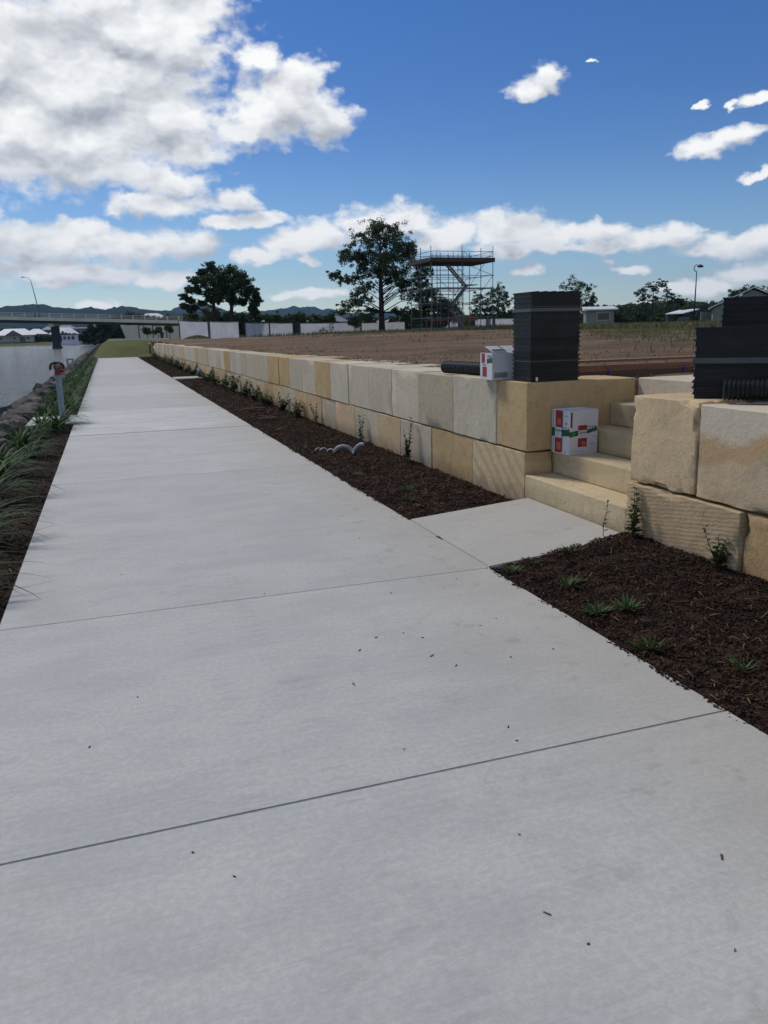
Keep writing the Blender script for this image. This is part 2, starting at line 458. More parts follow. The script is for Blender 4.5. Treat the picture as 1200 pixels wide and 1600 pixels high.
M_CHIP2 = mat('pale_mulch_chips', (0.17, 0.105, 0.065), (0.10, 0.06, 0.035), 5, 0.85, 0.3, 60, island=0.5, spec=0.2)
M_ROCK = mat('bluestone_rock', (0.070, 0.070, 0.068), (0.15, 0.13, 0.11), 2.5, 0.9, 0.8, 14, 0.04, rnd=0.35, spec=0.2)
M_GRASS = leaf_mat('grass_blades', (0.028, 0.072, 0.018), (0.050, 0.102, 0.028), 0.6)
M_LAWN = mat('lawn', (0.125, 0.125, 0.045), (0.070, 0.082, 0.030), 0.25, 0.95, 0.5, 6, 0.05, spec=0.1)
M_DRYG = leaf_mat('dry_grass_blades', (0.19, 0.185, 0.085), (0.11, 0.125, 0.05), 0.5)
M_LEAFS = leaf_mat('shrub_leaves', (0.042, 0.068, 0.026), (0.068, 0.095, 0.034), 0.4)
M_SUCC = leaf_mat('silver_leaves', (0.085, 0.135, 0.055), (0.06, 0.10, 0.04), 0.3)
M_PINE = leaf_mat('pine_needles', (0.036, 0.060, 0.023), (0.056, 0.084, 0.030), 0.55)
M_EUC = leaf_mat('tree_leaves', (0.050, 0.078, 0.030), (0.075, 0.100, 0.038), 0.45)
M_HEDGE = leaf_mat('hedge_leaves', (0.070, 0.105, 0.030), (0.10, 0.135, 0.045), 0.4)
M_BARK = mat('bark', (0.055, 0.042, 0.033), (0.030, 0.024, 0.020), 6, 0.95, 0.8, 12, 0.04)
M_BLACK = mat('black_plastic', (0.011, 0.012, 0.0135), (0.005, 0.0055, 0.0065), 6, 0.45, 0.15, 30, 0.003, spec=0.35, rnd=0.8)
M_STRAP = mat('clear_strap', (0.085, 0.088, 0.095), (0.065, 0.068, 0.073), 20, 0.35, 0)
M_CARD = mat('white_cardboard', (0.62, 0.63, 0.66), (0.56, 0.57, 0.60), 8, 0.8, 0.15, 90, 0.002)
M_RED = mat('red_print', (0.33, 0.030, 0.025), (0.25, 0.02, 0.02), 12, 0.6, 0)
M_REDL = mat('orange_print', (0.55, 0.16, 0.10), (0.42, 0.10, 0.07), 12, 0.6, 0)
M_GREENP = mat('green_print', (0.010, 0.10, 0.045), (0.008, 0.07, 0.035), 12, 0.6, 0)
M_GRNL = mat('bright_green_print', (0.03, 0.30, 0.10), None, 12, 0.6, 0)
M_NAVY = mat('navy_print', (0.030, 0.030, 0.095), None, 12, 0.6, 0)
M_INK = mat('black_ink', (0.03, 0.03, 0.035), None, 12, 0.6, 0)
M_GINK = mat('grey_ink', (0.25, 0.26, 0.29), None, 12, 0.6, 0)
M_PGREY = mat('grey_pvc', (0.30, 0.31, 0.32), (0.25, 0.26, 0.27), 8, 0.5, 0.1, 60, 0.002)
M_GALV = mat('galvanised_tube', (0.17, 0.18, 0.19), (0.12, 0.13, 0.14), 3, 0.5, 0.1, 30, 0.002, metal=0.4)
M_POLE = mat('grey_blue_post_paint', (0.23, 0.30, 0.34), (0.19, 0.25, 0.29), 6, 0.45, 0.05, 30, 0.002)
M_REDP = mat('red_paint', (0.27, 0.015, 0.02), (0.16, 0.012, 0.016), 9, 0.4, 0)
M_RUBBER = mat('black_rubber', (0.015, 0.015, 0.017), None, 9, 0.5, 0)
M_TIMB = mat('weathered_timber', (0.15, 0.075, 0.045), (0.095, 0.050, 0.034), 5, 0.85, 0.4, 20, 0.01, stretch=(0.3, 3, 6))
M_TIMBT = mat('orange_timber', (0.30, 0.14, 0.065), (0.20, 0.09, 0.05), 5, 0.85, 0.4, 20, 0.01, stretch=(0.3, 3, 6))
M_MESH = mat('pale_shade_cloth', (0.64, 0.66, 0.69), (0.55, 0.57, 0.61), 0.9, 0.9, 0.3, 2.0, 0.08)
_n = NT(M_MESH.node_tree)
_b = M_MESH.node_tree.nodes['Principled BSDF']
_t = _n.new('ShaderNodeBsdfTranslucent')
_n.l.new(_b.inputs['Base Color'].links[0].from_socket, _t.inputs[0])
_m = _n.new('ShaderNodeMixShader')
_m.inputs[0].default_value = 0.45
_n.l.new(_b.outputs[0], _m.inputs[1])
_n.l.new(_t.outputs[0], _m.inputs[2])
_n.l.new(_m.outputs[0], M_MESH.node_tree.nodes['Material Output'].inputs[0])
M_DMESH = mat('dark_green_shade_cloth', (0.012, 0.035, 0.028), (0.02, 0.05, 0.035), 2, 0.9, 0.3, 2.0, 0.08)
M_DECK = mat('scaffold_planks', (0.060, 0.054, 0.047), (0.040, 0.036, 0.032), 2, 0.9, 0.3, 8, 0.02, stretch=(0.3, 4, 1))
M_ORB = mat('orange_barrier_mesh', (0.40, 0.085, 0.04), (0.25, 0.06, 0.035), 3, 0.8, 0)
M_BRC = mat('bridge_concrete', (0.70, 0.68, 0.54), (0.60, 0.58, 0.45), 0.25, 0.9, 0.3, 3, 0.05)
M_BRD = mat('bridge_girder_steel', (0.055, 0.055, 0.05), (0.035, 0.035, 0.033), 0.3, 0.85, 0.2, 3, 0.05)
M_WALL = mat('rendered_wall', (0.42, 0.40, 0.35), (0.36, 0.34, 0.30), 0.4, 0.9, 0.1, 4, 0.02)
M_WALLG = mat('grey_green_cladding', (0.22, 0.26, 0.23), (0.18, 0.22, 0.19), 0.4, 0.85, 0.1, 4, 0.02)
M_WALLD = mat('dark_grey_render', (0.12, 0.125, 0.13), (0.16, 0.16, 0.16), 0.4, 0.85, 0.1, 4, 0.02)
M_ROOFW = mat('white_metal_roof', (0.78, 0.79, 0.80), (0.70, 0.71, 0.73), 0.2, 0.45, 0, 4)
M_ROOFG = mat('grey_metal_roof', (0.16, 0.165, 0.17), (0.13, 0.135, 0.14), 0.2, 0.5, 0, 4)
M_GLASS = mat('window_glass', (0.018, 0.022, 0.026), None, 1, 0.12, 0)
M_HILL = mat('forested_hill', (0.020, 0.032, 0.018), (0.036, 0.048, 0.026), 0.012, 1.0, 1.0, 0.05, 20.0, spec=0.0)
M_WOOD = mat('wooded_slope', (0.020, 0.032, 0.016), (0.040, 0.052, 0.022), 0.08, 1.0, 1.0, 0.3, 3.0, spec=0.0)
M_WHITE = mat('white_paint', (0.72, 0.73, 0.74), (0.62, 0.63, 0.65), 1, 0.5, 0)
M_SAND = soil_mat('sandy_crumbs', (0.42, 0.33, 0.21), (0.33, 0.25, 0.16))
M_PURP = mat('purple_marker', (0.12, 0.06, 0.30), None, 3, 0.7, 0)
M_DKCAR = mat('dark_car_paint', (0.02, 0.022, 0.026), None, 3, 0.25, 0)


# ------------------------------------------------------------------ mesh helpers
class MB:
    def __init__(s):
        s.v, s.f, s.mi = [], [], []

    def add(s, vs, fs, mi=0):
        o = len(s.v)
        s.v += [tuple(v) for v in vs]
        s.f += [tuple(i + o for i in f) for f in fs]
        s.mi += [mi] * len(fs)

    def box(s, c, size, rz=0.0, mi=0, taper=1.0, rot=None):
        hx, hy, hz = (k / 2 for k in size)
        vs = []
        for z, t in ((-hz, 1.0), (hz, taper)):
            for x, y in ((-hx, -hy), (hx, -hy), (hx, hy), (-hx, hy)):
                vs.append(Vector((x * t, y * t, z)))
        mtx = rot if rot is not None else Matrix.Rotation(rz, 3, 'Z')
        vs = [mtx @ v + Vector(c) for v in vs]
        s.add(vs, [(3, 2, 1, 0), (4, 5, 6, 7), (0, 1, 5, 4), (1, 2, 6, 5), (2, 3, 7, 6), (3, 0, 4, 7)], mi)

    def bx(s, x0, x1, y0, y1, z0, z1, mi=0):
        s.box(((x0 + x1) / 2, (y0 + y1) / 2, (z0 + z1) / 2), (x1 - x0, y1 - y0, z1 - z0), 0, mi)

    def tube(s, pts, radii, seg=8, mi=0, caps=True):
        pts = [Vector(p) for p in pts]
        if not hasattr(radii, '__len__'): radii = [radii] * len(pts)
        ring = []
        up = None
        for i, p in enumerate(pts):
            t = (pts[min(i + 1, len(pts) - 1)] - pts[max(i - 1, 0)]).normalized()
            if up is None:
                up = Vector((0, 0, 1)) if abs(t.z) < 0.9 else Vector((1, 0, 0))
            a = t.cross(up).normalized()
            b_ = a.cross(t).normalized()
            up = b_
            ring.append([p + (a * math.cos(k * 2 * math.pi / seg) + b_ * math.sin(k * 2 * math.pi / seg)) * radii[i] for k in range(seg)])
        vs = [v for r_ in ring for v in r_]
        fs = []
        for i in range(len(pts) - 1):
            for k in range(seg):
                k2 = (k + 1) % seg
                fs.append((i * seg + k, i * seg + k2, (i + 1) * seg + k2, (i + 1) * seg + k))
        if caps:
            fs.append(tuple(reversed(range(seg))))
            fs.append(tuple((len(pts) - 1) * seg + k for k in range(seg)))
        s.add(vs, fs, mi)

    def prism(s, poly, axis, a, b_, mi=0):
        """poly in the two axes other than `axis`, extruded from a to b_"""
        n_ = len(poly)
        def P3(p, k):
            return {'x': (k, p[0], p[1]), 'y': (p[0], k, p[1]), 'z': (p[0], p[1], k)}[axis]
        vs = [P3(p, a) for p in poly] + [P3(p, b_) for p in poly]
        fs = [tuple(range(n_)), tuple(reversed(range(n_, 2 * n_)))] + [(i, (i + 1) % n_, n_ + (i + 1) % n_, n_ + i) for i in range(n_)]
        s.add(vs, fs, mi)

    def build(s, name, mats, parent=None, smooth=False, sharp=None, fix=True):
        me = bpy.data.meshes.new(name)
        me.from_pydata(s.v, [], s.f)
        if not isinstance(mats, (list, tuple)): mats = [mats]
        for m_ in mats: me.materials.append(m_)
        if len(mats) > 1: me.polygons.foreach_set('material_index', s.mi)
        if fix:
            bm = bmesh.new(); bm.from_mesh(me)
            bmesh.ops.recalc_face_normals(bm, faces=bm.faces)
            bm.to_mesh(me); bm.free()
        if smooth:
            me.polygons.foreach_set('use_smooth', [True] * len(me.polygons))
            if sharp: me.set_sharp_from_angle(angle=R(sharp))
        me.update()
        o = bpy.data.objects.new(name, me)
        C.objects.link(o)
        if parent: o.parent = parent
        return o


def mesh_np(name, V, F, material, parent=None, smooth=False):
    """V (n,3) F (m,k) numpy"""
    me = bpy.data.meshes.new(name)
    m_, k = F.shape
    me.vertices.add(len(V)); me.vertices.foreach_set('co', V.astype(np.float32).ravel())
    me.loops.add(m_ * k); me.loops.foreach_set('vertex_index', F.astype(np.int32).ravel())
    me.polygons.add(m_); me.polygons.foreach_set('loop_start', np.arange(0, m_ * k, k, dtype=np.int32))
    me.update(calc_edges=True)
    me.validate()
    if not isinstance(material, (list, tuple)): material = [material]
    for mm in material: me.materials.append(mm)
    if smooth: me.polygons.foreach_set('use_smooth', [True] * len(me.polygons))
    o = bpy.data.objects.new(name, me)
    C.objects.link(o)
    if parent: o.parent = parent
    return o


def tag(o, label=None, cat=None, group=None, kind=None):
    if label: o['label'] = label
    if cat: o['category'] = cat
    if group: o['group'] = group
    if kind: o['kind'] = kind
    return o


def empty(name, loc=(0, 0, 0)):
    """meshes are written in world space, so the Empty stands at the base and its children are offset back"""
    o = bpy.data.objects.new(name, None)
    o.empty_display_size = 0.2
    C.objects.link(o)
    o.location = loc
    return o


def adopt(root):
    for c in [x for x in C.objects if x.parent == root]:
        c.location = c.location - root.location
    return root


def copy_tree(o, parent=None):
    c = o.copy(); C.objects.link(c); c.parent = parent
    for ch in o.children[:]: copy_tree(ch, c)
    return c


def grid_sheet(name, xs, ys, zf, material, smooth=True, parent=None):
    X, Y = np.meshgrid(xs, ys)
    Z = np.vectorize(zf)(X, Y)
    V = np.stack([X.ravel(), Y.ravel(), Z.ravel()], 1)
    nx, ny = len(xs), len(ys)
    i, j = np.meshgrid(np.arange(nx - 1), np.arange(ny - 1))
    a = (j * nx + i).ravel()
    F = np.stack([a, a + 1, a + nx + 1, a + nx], 1)
    return mesh_np(name, V, F, material, parent, smooth)


def nz(x, y, z=0.0):
    return noise.noise((x, y, z))


def ss(a, b, x):
    t = max(0, min(1, (x - a) / (b - a)))
    return t * t * (3 - 2 * t)


# ------------------------------------------------------------------ terrain
def z_site(x, y):
    if x < 5.08 and 4.72 < y < 6.42: return -0.3
    base = 1.07 + 0.16 * ss(20, 80, y) + 0.35 * math.exp(-((x - 44) / 16) ** 2 - ((y - 98) / 16) ** 2)
    base += 0.10 * nz(x * .12, y * .12) * ss(4.5, 12, x if y < 60 else 12)
    base += (0.055 * math.sin((y + 0.35 * x) * .9 + 2 * nz(x * .05, y * .05)) + 0.05 * nz(x * .3, y * .9, 9)) * ss(6, 12, x if y < 12 else 12) * (1 - ss(70, 95, y)) * ss(9, 16, y)
    rut = 0.05 * nz(x * .5, y * 1.1, 3) + 0.025 * nz(x * 1.7, y * 2.3, 5)
    near = ss(3.9, 4.9, x)
    return base + rut * near * (1 - ss(100, 200, y)) - 0.03 * (1 - near)


def z_bedR(x, y):
    k = ss(2.34, 3.5, x)
    hi = 0.12 * (1 - ss(4.7, 4.9, y)) + 0.02
    return -0.015 + k * hi + 0.022 * nz(x * 4, y * 4) + 0.02 * nz(x * 12, y * 12)


def z_bedL(x, y):
    return -0.05 - 0.06 * ss(-0.8, -1.8, x) + 0.02 * nz(x * 3, y * 3) - 1.35 * max(0, min(1.6, (-1.95 - x) / 1.45))


def z_north(x, y):
    up = 1.38 * ss(69.3, 79, y)
    side = ss(-1.5, 1.4, x)
    return -0.03 + up * side - 0.0 + 0.03 * nz(x * .6, y * .6)


def lin(a, b, n): return list(np.linspace(a, b, n))


g1 = grid_sheet('ground', lin(3.86, 5.07, 8) + [5.09] + lin(5.2, 12, 52) + lin(12.4, 40, 60) + lin(41, 120, 60) + [140, 180, 260, 400, 700, 1200, 2500, 5600],
                [-300, -60, -20, -5] + lin(-2, 3.4, 12) + lin(3.5, 4.71, 8) + [4.73] + lin(4.9, 6.41, 8) + [6.43] + lin(6.55, 20, 92) + lin(20.5, 60, 90) + lin(61, 130, 60) + [150, 180, 235, 300, 400, 600, 1000, 2000, 3500, 5600], z_site, M_SOIL)
tag(g1, 'bare brown graded soil of the raised building site behind the sandstone wall', kind='structure')
# notch for the stairs is kept below the steps by the wall and head blocks
g2 = grid_sheet('grass_bank', lin(-1.2, 3.95, 40), lin(68.9, 82, 40) + [90, 110, 150, 200, 235, 300, 380], z_north, M_LAWN)
tag(g2, 'green grass mound at the far end of the footpath', kind='structure')
g3 = grid_sheet('garden_soil', lin(2.33, 3.9, 22), lin(-8, 6.4, 110) + lin(6.5, 20, 80) + lin(20.5, 69.2, 90), z_bedR, M_BED)
tag(g3, 'dark mulched garden bed soil between footpath and sandstone wall', kind='structure')
g4 = grid_sheet('riverbank', lin(-5.2, -0.73, 40), lin(-8, 20, 110) + lin(20.5, 70, 80) + lin(72, 235, 60) + [260, 300, 384], z_bedL, M_BED)
tag(g4, 'sloping earth riverbank beside the footpath', kind='structure')
wt = MB(); wt.add([(-3000, -400, -.9), (-3.0, -400, -.9), (-3.0, 300, -.9), (-9, 396, -.9), (-3000, 396, -.9)], [(0, 1, 2, 3, 4)])
tag(wt.build('river_water', M_WATER), 'wide grey rippled river left of the footpath', kind='structure')
fs_ = grid_sheet('far_shore', [-3000, -1000, -400, -200] + lin(-120, 3.9, 60), [386, 389, 393, 397, 402, 410, 430, 500, 700, 1500, 5600],
                 lambda x, y: -1.6 + (1.5 * ss(388, 400, y)) + 0.9 * ss(398, 425, y) + (0.7 if x > -9 else 0) * ss(386, 396, y), M_LAWN)
tag(fs_, 'grassy lawn bank on the far side of the river', kind='structure')


# ------------------------------------------------------------------ footpath slabs
def slab(name, x0, x1, y0, y1, z1, th=0.12, parent=None, mt=None, z1b=None, wob=0.0, bev=0.006):
    bm = bmesh.new()
    nx, ny = (1, max(1, int((y1 - y0) / 0.12))) if wob else (1, 1)
    g_ = bmesh.ops.create_cube(bm, size=1)
    for v in bm.verts:
        v.co.x = x0 if v.co.x < 0 else x1
        v.co.y = y0 if v.co.y < 0 else y1
        top = z1 if (z1b is None or v.co.x < (x0 + x1) / 2) else z1b
        v.co.z = top if v.co.z > 0 else top - th
    bmesh.ops.bevel(bm, geom=[e for e in bm.edges if all(v.co.z > min(z1, z1b or z1) - th * .5 for v in e.verts)], offset=bev, segments=2, affect='EDGES')
    bmesh.ops.recalc_face_normals(bm, faces=bm.faces)
    me = bpy.data.meshes.new(name); bm.to_mesh(me); bm.free()
    me.materials.append(mt or M_CONC)
    o = bpy.data.objects.new(name, me); C.objects.link(o)
    if parent: o.parent = parent
    return o


fp = empty('footpath')
tag(fp, 'long pale concrete footpath running straight to the bridge', kind='structure')
joints = [(-8, 0), (-2.4, .003), (0.04, .0025), (2.455, .0042), (4.71, .0013), (9.5, .0015), (14.28, .05), (18.9, .002), (23.6, .004), (28.4, .003), (33.2, .004), (38, .003), (42.8, .004), (47.6, .003), (52.4, .004), (57.2, .003), (62, .004), (69.3, 0)]
for (ya, ga), (yb, gb) in zip(joints, joints[1:]):
    slab('slab', -0.735, 2.34, ya + ga / 2, yb - gb / 2, 0.0, parent=fp, mt=M_CONC2 if 14 < ya < 15 else M_CONC, bev=0.004 if yb < 16 else 0.003)
jb = MB(); jb.bx(-0.734, 2.339, 14.256, 14.304, -.1, -.006); jb.build('joint_strip', M_RUBBER, fp)
ld = slab('landing_slab', 2.343, 3.498, 4.72, 6.26, 0.004, parent=None, z1b=0.092, bev=0.008)
tag(ld, 'small sloping concrete landing between footpath and stone steps', kind='structure')
ps = slab('pole_slab', -1.62, -0.737, 16.55, 18.35, -0.005)
tag(ps, 'small concrete slab beside the footpath under the red topped post', kind='structure')
st2 = slab('crossing_slab', 2.343, 3.45, 31.2, 32.6, 0.035)
tag(st2, 'narrow concrete strip crossing the garden bed to the wall', kind='structure')
cp = MB(); cp.bx(0.2, 5.9, 84.0, 86.2, 1.30, 1.44)
tag(cp.build('cross_path', M_BRC), 'pale concrete path crossing on top of the grass mound', kind='structure')


# ------------------------------------------------------------------ sandstone blocks
def stone(name, x0, x1, y0, y1, z0, z1, material, parent, fine=0, rough=0.0018, chip=0.012, seed=0, lean=(0, 0)):
    bm = bmesh.new()
    bmesh.ops.create_cube(bm, size=1)
    for v in bm.verts:
        v.co.x = x0 if v.co.x < 0 else x1
        v.co.y = y0 if v.co.y < 0 else y1
        v.co.z = z0 if v.co.z < 0 else z1
    bmesh.ops.bevel(bm, geom=bm.edges[:], offset=0.006, segments=1, affect='EDGES')
    if fine:
        for _ in range(fine):
            long_e = [e for e in bm.edges if e.calc_length() > 0.09]
            bmesh.ops.subdivide_edges(bm, edges=long_e, cuts=4 if _ == 0 else 3, use_grid_fill=True)
        cx, cy, cz = (x0 + x1) / 2, (y0 + y1) / 2, (z0 + z1) / 2
        for v in bm.verts:
            p = v.co
            dx, dy, dz = min(p.x - x0, x1 - p.x), min(p.y - y0, y1 - p.y), min(p.z - z0, z1 - p.z)
            near = sorted((dx, dy, dz))[1]
            e = max(0, 1 - near / 0.035)
            q = p * 3.5 + Vector((seed * 7.1, 0, 0))
            d = rough * noise.fractal(q, 1.0, 2.0, 4)
            c = chip * e * max(0, noise.fractal(p * 7 + Vector((seed * 3.3, 5, 0)), 1.0, 2.0, 4) - 0.05)
            dirn = Vector((p.x - cx, p.y - cy, p.z - cz)).normalized()
            v.co += dirn * (d - c * 1.6)
    bmesh.ops.recalc_face_normals(bm, faces=bm.faces)
    me = bpy.data.meshes.new(name); bm.to_mesh(me); bm.free()
    me.materials.append(material)
    for p_ in me.polygons: p_.use_smooth = True
    me.set_sharp_from_angle(angle=R(38))
    o = bpy.data.objects.new(name, me); C.objects.link(o); o.parent = parent
    return o


wallN = empty('sandstone_wall')
tag(wallN, 'long two course sandstone block retaining wall left of the steps', 'wall')
wallS = empty('sandstone_wall')
tag(wallS, 'short rough sandstone block retaining wall right of the steps', 'wall')
upper = [6.31, 6.90, 7.93, 8.97, 9.94, 10.95, 11.96, 13.02, 14.07, 15.09, 16.22, 17.32, 18.58, 19.6]
while upper[-1] < 65: upper.append(upper[-1] + random.choice((1.0, 1.02, 1.05, 0.98, 1.3)))
ucol = [M_TAN, M_GREY, M_CREAM, M_CREAM, M_GREY, M_CREAM, M_CREAM, M_TAN, M_CREAM, M_GREY, M_TAN, M_TAN, M_GREY, M_CREAM]
for i, (a, b_) in enumerate(zip(upper, upper[1:])):
    c = ucol[i] if i < len(ucol) else random.choice((M_CREAM, M_CREAM, M_CREAM, M_CREAM, M_TAN, M_GREY, M_GREY))
    off = random.uniform(-.006, .008)
    g_ = 0.004 if i != 0 else 0.0015
    if i == 2: g_ = 0.001
    top = 1.112 + random.uniform(-.008, .008) if i > 1 else 1.12
    stone('sandstone_block', 3.5 + off, 4.06 if i else 4.64, a + g_, b_ - g_, 0.50 + random.uniform(-.004, .006), top, c, wallN, fine=2 if i < 2 else (1 if b_ < 16 else 0), seed=i)
lower = [6.335, 7.46, 8.57, 9.63, 10.57, 11.69, 12.79, 13.72, 14.83, 15.83, 16.95, 18.08, 19.18]
while lower[-1] < 65: lower.append(lower[-1] + random.choice((1.05, 1.1, 1.12, 1.0)))
lcol = [M_DIAG, M_TAN, M_CREAM, M_ORNG, M_CREAM, M_ORNG, M_CREAM, M_ORNG, M_TAN, M_CREAM, M_TAN, M_ORNG]
for i, (a, b_) in enumerate(zip(lower, lower[1:])):
    c = lcol[i] if i < len(lcol) else random.choice((M_TAN, M_CREAM, M_ORNG, M_TAN))
    stone('sandstone_block', 3.505 + random.uniform(-.008, .012), 4.05 if i else 3.79, a + .006, b_ - .006, -0.12, 0.488 + random.uniform(-.004, .004), c, wallN, fine=2 if i < 2 else (1 if b_ < 16 else 0), seed=40 + i)
stone('sandstone_block', 3.80, 4.64, 6.315, 6.85, -0.12, 0.486, M_TAN, wallN, fine=1, seed=3)
# pale rubble strip behind the top of the wall
for k in range(26):
    y = 7.9 + k * 0.42 + random.uniform(-.1, .1)
    stone('sandstone_slab', 4.07, 4.45 + random.uniform(.0, .35), y, y + random.uniform(.3, .41), 0.98, 1.085 + random.uniform(-.01, .02), M_CREAM, wallN, fine=0)
# right of the steps
yS = [4.78, 4.105, 2.75, 1.3, -0.1, -1.5, -2.9, -4.3, -5.7]
cS = [M_TAN, M_MULTI, M_CREAM, M_TAN, M_MULTI, M_TAN, M_CREAM, M_TAN]
for i, (b_, a) in enumerate(zip(yS, yS[1:])):
    stone('sandstone_block', 3.5 + (0.0, .012, .0, .01, 0, .01, 0, 0)[i], 4.1 if i else 4.2, a + .007, b_ - .005, 0.505, 1.115 + (.0, -.015, .01, 0, 0, 0, 0, 0)[i], cS[i], wallS, fine=2 if i < 3 else 0, rough=0.006, chip=0.05, seed=80 + i)
yS2 = [4.80, 3.665, 2.6, 1.2, -.2, -1.6, -3, -4.4, -5.7]
cS2 = [M_SAW, M_ORNG, M_TAN, M_ORNG, M_TAN, M_CREAM, M_TAN, M_TAN]
for i, (b_, a) in enumerate(zip(yS2, yS2[1:])):
    stone('sandstone_block', 3.49 + (0.0, .03, .0, .01, 0, .01, 0, 0)[i], 4.1, a + .012, b_ - .005, -0.12, 0.49, cS2[i], wallS, fine=2 if i < 3 else 0, rough=0.005, chip=0.045, seed=95 + i)
stone('sandstone_block', 4.11, 4.66, 4.36, 4.777, -0.1, 1.10, M_TAN, wallS, fine=1, seed=9)

steps = empty('stone_steps')
tag(steps, 'flight of sandstone steps set into the retaining wall', 'steps')
for i in range(4):
    x0 = 3.5 + 0.29 * i
    z1 = 0.29 + 0.205 * i
    stone('step', x0 + .002, x0 + 0.62 if i < 3 else 4.70, (4.81, 4.79, 4.785, 4.784)[i], (6.328, 6.308, 6.304, 6.306)[i], -0.1 if i == 0 else z1 - 0.204, z1 - 0.002, M_STEP, steps, fine=1, rough=0.0025, chip=0.006, seed=60 + i)
stone('step', 4.66, 5.1, 4.80, 6.30, 0.85, 1.122, M_GREY, steps, fine=1, rough=0.003, chip=0.01, seed=70)
for k, (xa, xb, ya, yb) in enumerate(((5.12, 5.75, 4.7, 6.35), (5.77, 6.4, 4.75, 6.3))):
    stone('paving_stone', xa, xb, ya, yb, 1.0, 1.118 + .004 * k, M_STEP, steps, fine=1, rough=0.004, chip=0.01, seed=75 + k)


# ------------------------------------------------------------------ rocks on the riverbank
rock_meshes = []
for k in range(10):
    bm = bmesh.new()
    bmesh.ops.create_icosphere(bm, subdivisions=3, radius=0.5)
    for v in bm.verts:
        p = v.co.copy()
        p *= 1 + 0.5 * noise.noise(p * 1.7 + Vector((k * 9.1, 0, 0)))
        for ax in range(3):   # flat broken faces
            lim = 0.36 + 0.08 * noise.noise(Vector((k, ax, 3)))
            p[ax] = max(-lim, min(lim, p[ax]))
        v.co = p * (1 + 0.22 * noise.noise(p * 4 + Vector((k, 0, 0))) + .08 * noise.noise(p * 12))
    me = bpy.data.meshes.new('rock'); bm.to_mesh(me); bm.free()
    me.materials.append(M_ROCK)
    for p_ in me.polygons: p_.use_smooth = True
    me.set_sharp_from_angle(angle=R(45))
    rock_meshes.append(me)
rev = empty('rock_revetment')
tag(rev, 'bank of grey broken rocks sloping down to the river', 'rocks')
spots = []
y = 7.0
while y < 42:
    for k in range(5):
        x = -1.95 - 0.37 * k + random.uniform(-.16, .16)
        spots.append((x, y + random.uniform(-.2, .2), k))
    y += 0.36 * (1 + y * 0.012)
random.shuffle(spots)
spots.sort(key=lambda s_: s_[1])
for i, (x, y, k) in enumerate(spots[:300]):
    s_ = random.uniform(.42, .74) * (0.8 if k == 0 else 1.0)
    z = -0.06 - 0.66 * max(0, (-1.95 - x))
    o = bpy.data.objects.new('rock', random.choice(rock_meshes)); C.objects.link(o); o.parent = rev
    o.location = (x, y, z)
    o.scale = (s_ * random.uniform(.8, 1.2), s_ * random.uniform(.8, 1.3), s_ * random.uniform(.6, .95))
    o.rotation_euler = (random.uniform(-.5, .5), random.uniform(-.5, .5), random.uniform(0, 6.3))
base_v = np.array([v.co[:] for v in rock_meshes[3].vertices]); base_f = np.array([p.vertices[:] for p in rock_meshes[3].polygons])
VV, FF, off = [], [], 0
rest = [(x, y) for x, y, k in spots[300:]]
y = (rest[-1][1] if rest else spots[-1][1])
while y < 235:
    for k in range(5): rest.append((-2.0 - 0.37 * k + random.uniform(-.15, .15), y + random.uniform(-.3, .3)))
    y += 0.62
for (x, y) in rest:
    s_ = random.uniform(.35, .65)
    a = random.uniform(0, 6.28)
    rot = np.array([[math.cos(a), -math.sin(a), 0], [math.sin(a), math.cos(a), 0], [0, 0, 1]])
    VV.append((base_v * [s_, s_ * 1.2, s_ * .75]) @ rot.T + [x, y, -0.05 - 0.66 * max(0, (-1.95 - x))]); FF.append(base_f + off); off += len(base_v)
o = mesh_np('far_rocks', np.concatenate(VV), np.concatenate(FF), M_ROCK, rev)
o['kind'] = 'stuff'


# ------------------------------------------------------------------ mulch chips
def chips(name, n, xf, yf, zf, keep=None, L=(0.02, 0.06), W=(0.005, 0.014), T=(0.002, 0.006), material=M_CHIP, tilt=0.5, lift=0.012, label=''):
    base = np.array([(-1, -1, -1), (1, -.7, -1), (1, .7, -1), (-1, 1, -1), (-.8, -.8, 1), (.9, -.5, 1), (.9, .6, 1), (-.9, .9, 1)]) * .5
    Fb = np.array([(3, 2, 1, 0), (4, 5, 6, 7), (0, 1, 5, 4), (1, 2, 6, 5), (2, 3, 7, 6), (3, 0, 4, 7)])
    x = xf(rng.random(n)); y = yf(rng.random(n))
    if keep:
        k_ = np.array([keep(a, b) for a, b in zip(x, y)]); x, y = x[k_], y[k_]; n = len(x)
    z = np.array([zf(a, b) for a, b in zip(x, y)]) + rng.random(n) * lift
    S = np.stack([rng.uniform(*L, n), rng.uniform(*W, n), rng.uniform(*T, n)], 1)
    V = base[None] * S[:, None]
    def rotm(ax, th):
        c, s_ = np.cos(th), np.sin(th)
        M_ = np.zeros((n, 3, 3)); i, j = [(1, 2), (0, 2), (0, 1)][ax]
        M_[:, ax, ax] = 1; M_[:, i, i] = c; M_[:, j, j] = c; M_[:, i, j] = -s_; M_[:, j, i] = s_
        return M_
    Rm = rotm(2, rng.uniform(0, 6.28, n)) @ rotm(1, rng.normal(0, tilt, n)) @ rotm(0, rng.normal(0, tilt, n))
    V = np.einsum('nij,nkj->nki', Rm, V) + np.stack([x, y, z], 1)[:, None]
    F = (Fb[None] + (np.arange(n) * 8)[:, None, None]).reshape(-1, 4)
    o = mesh_np(name, V.reshape(-1, 3), F, material)
    tag(o, label, kind='stuff')
    return o


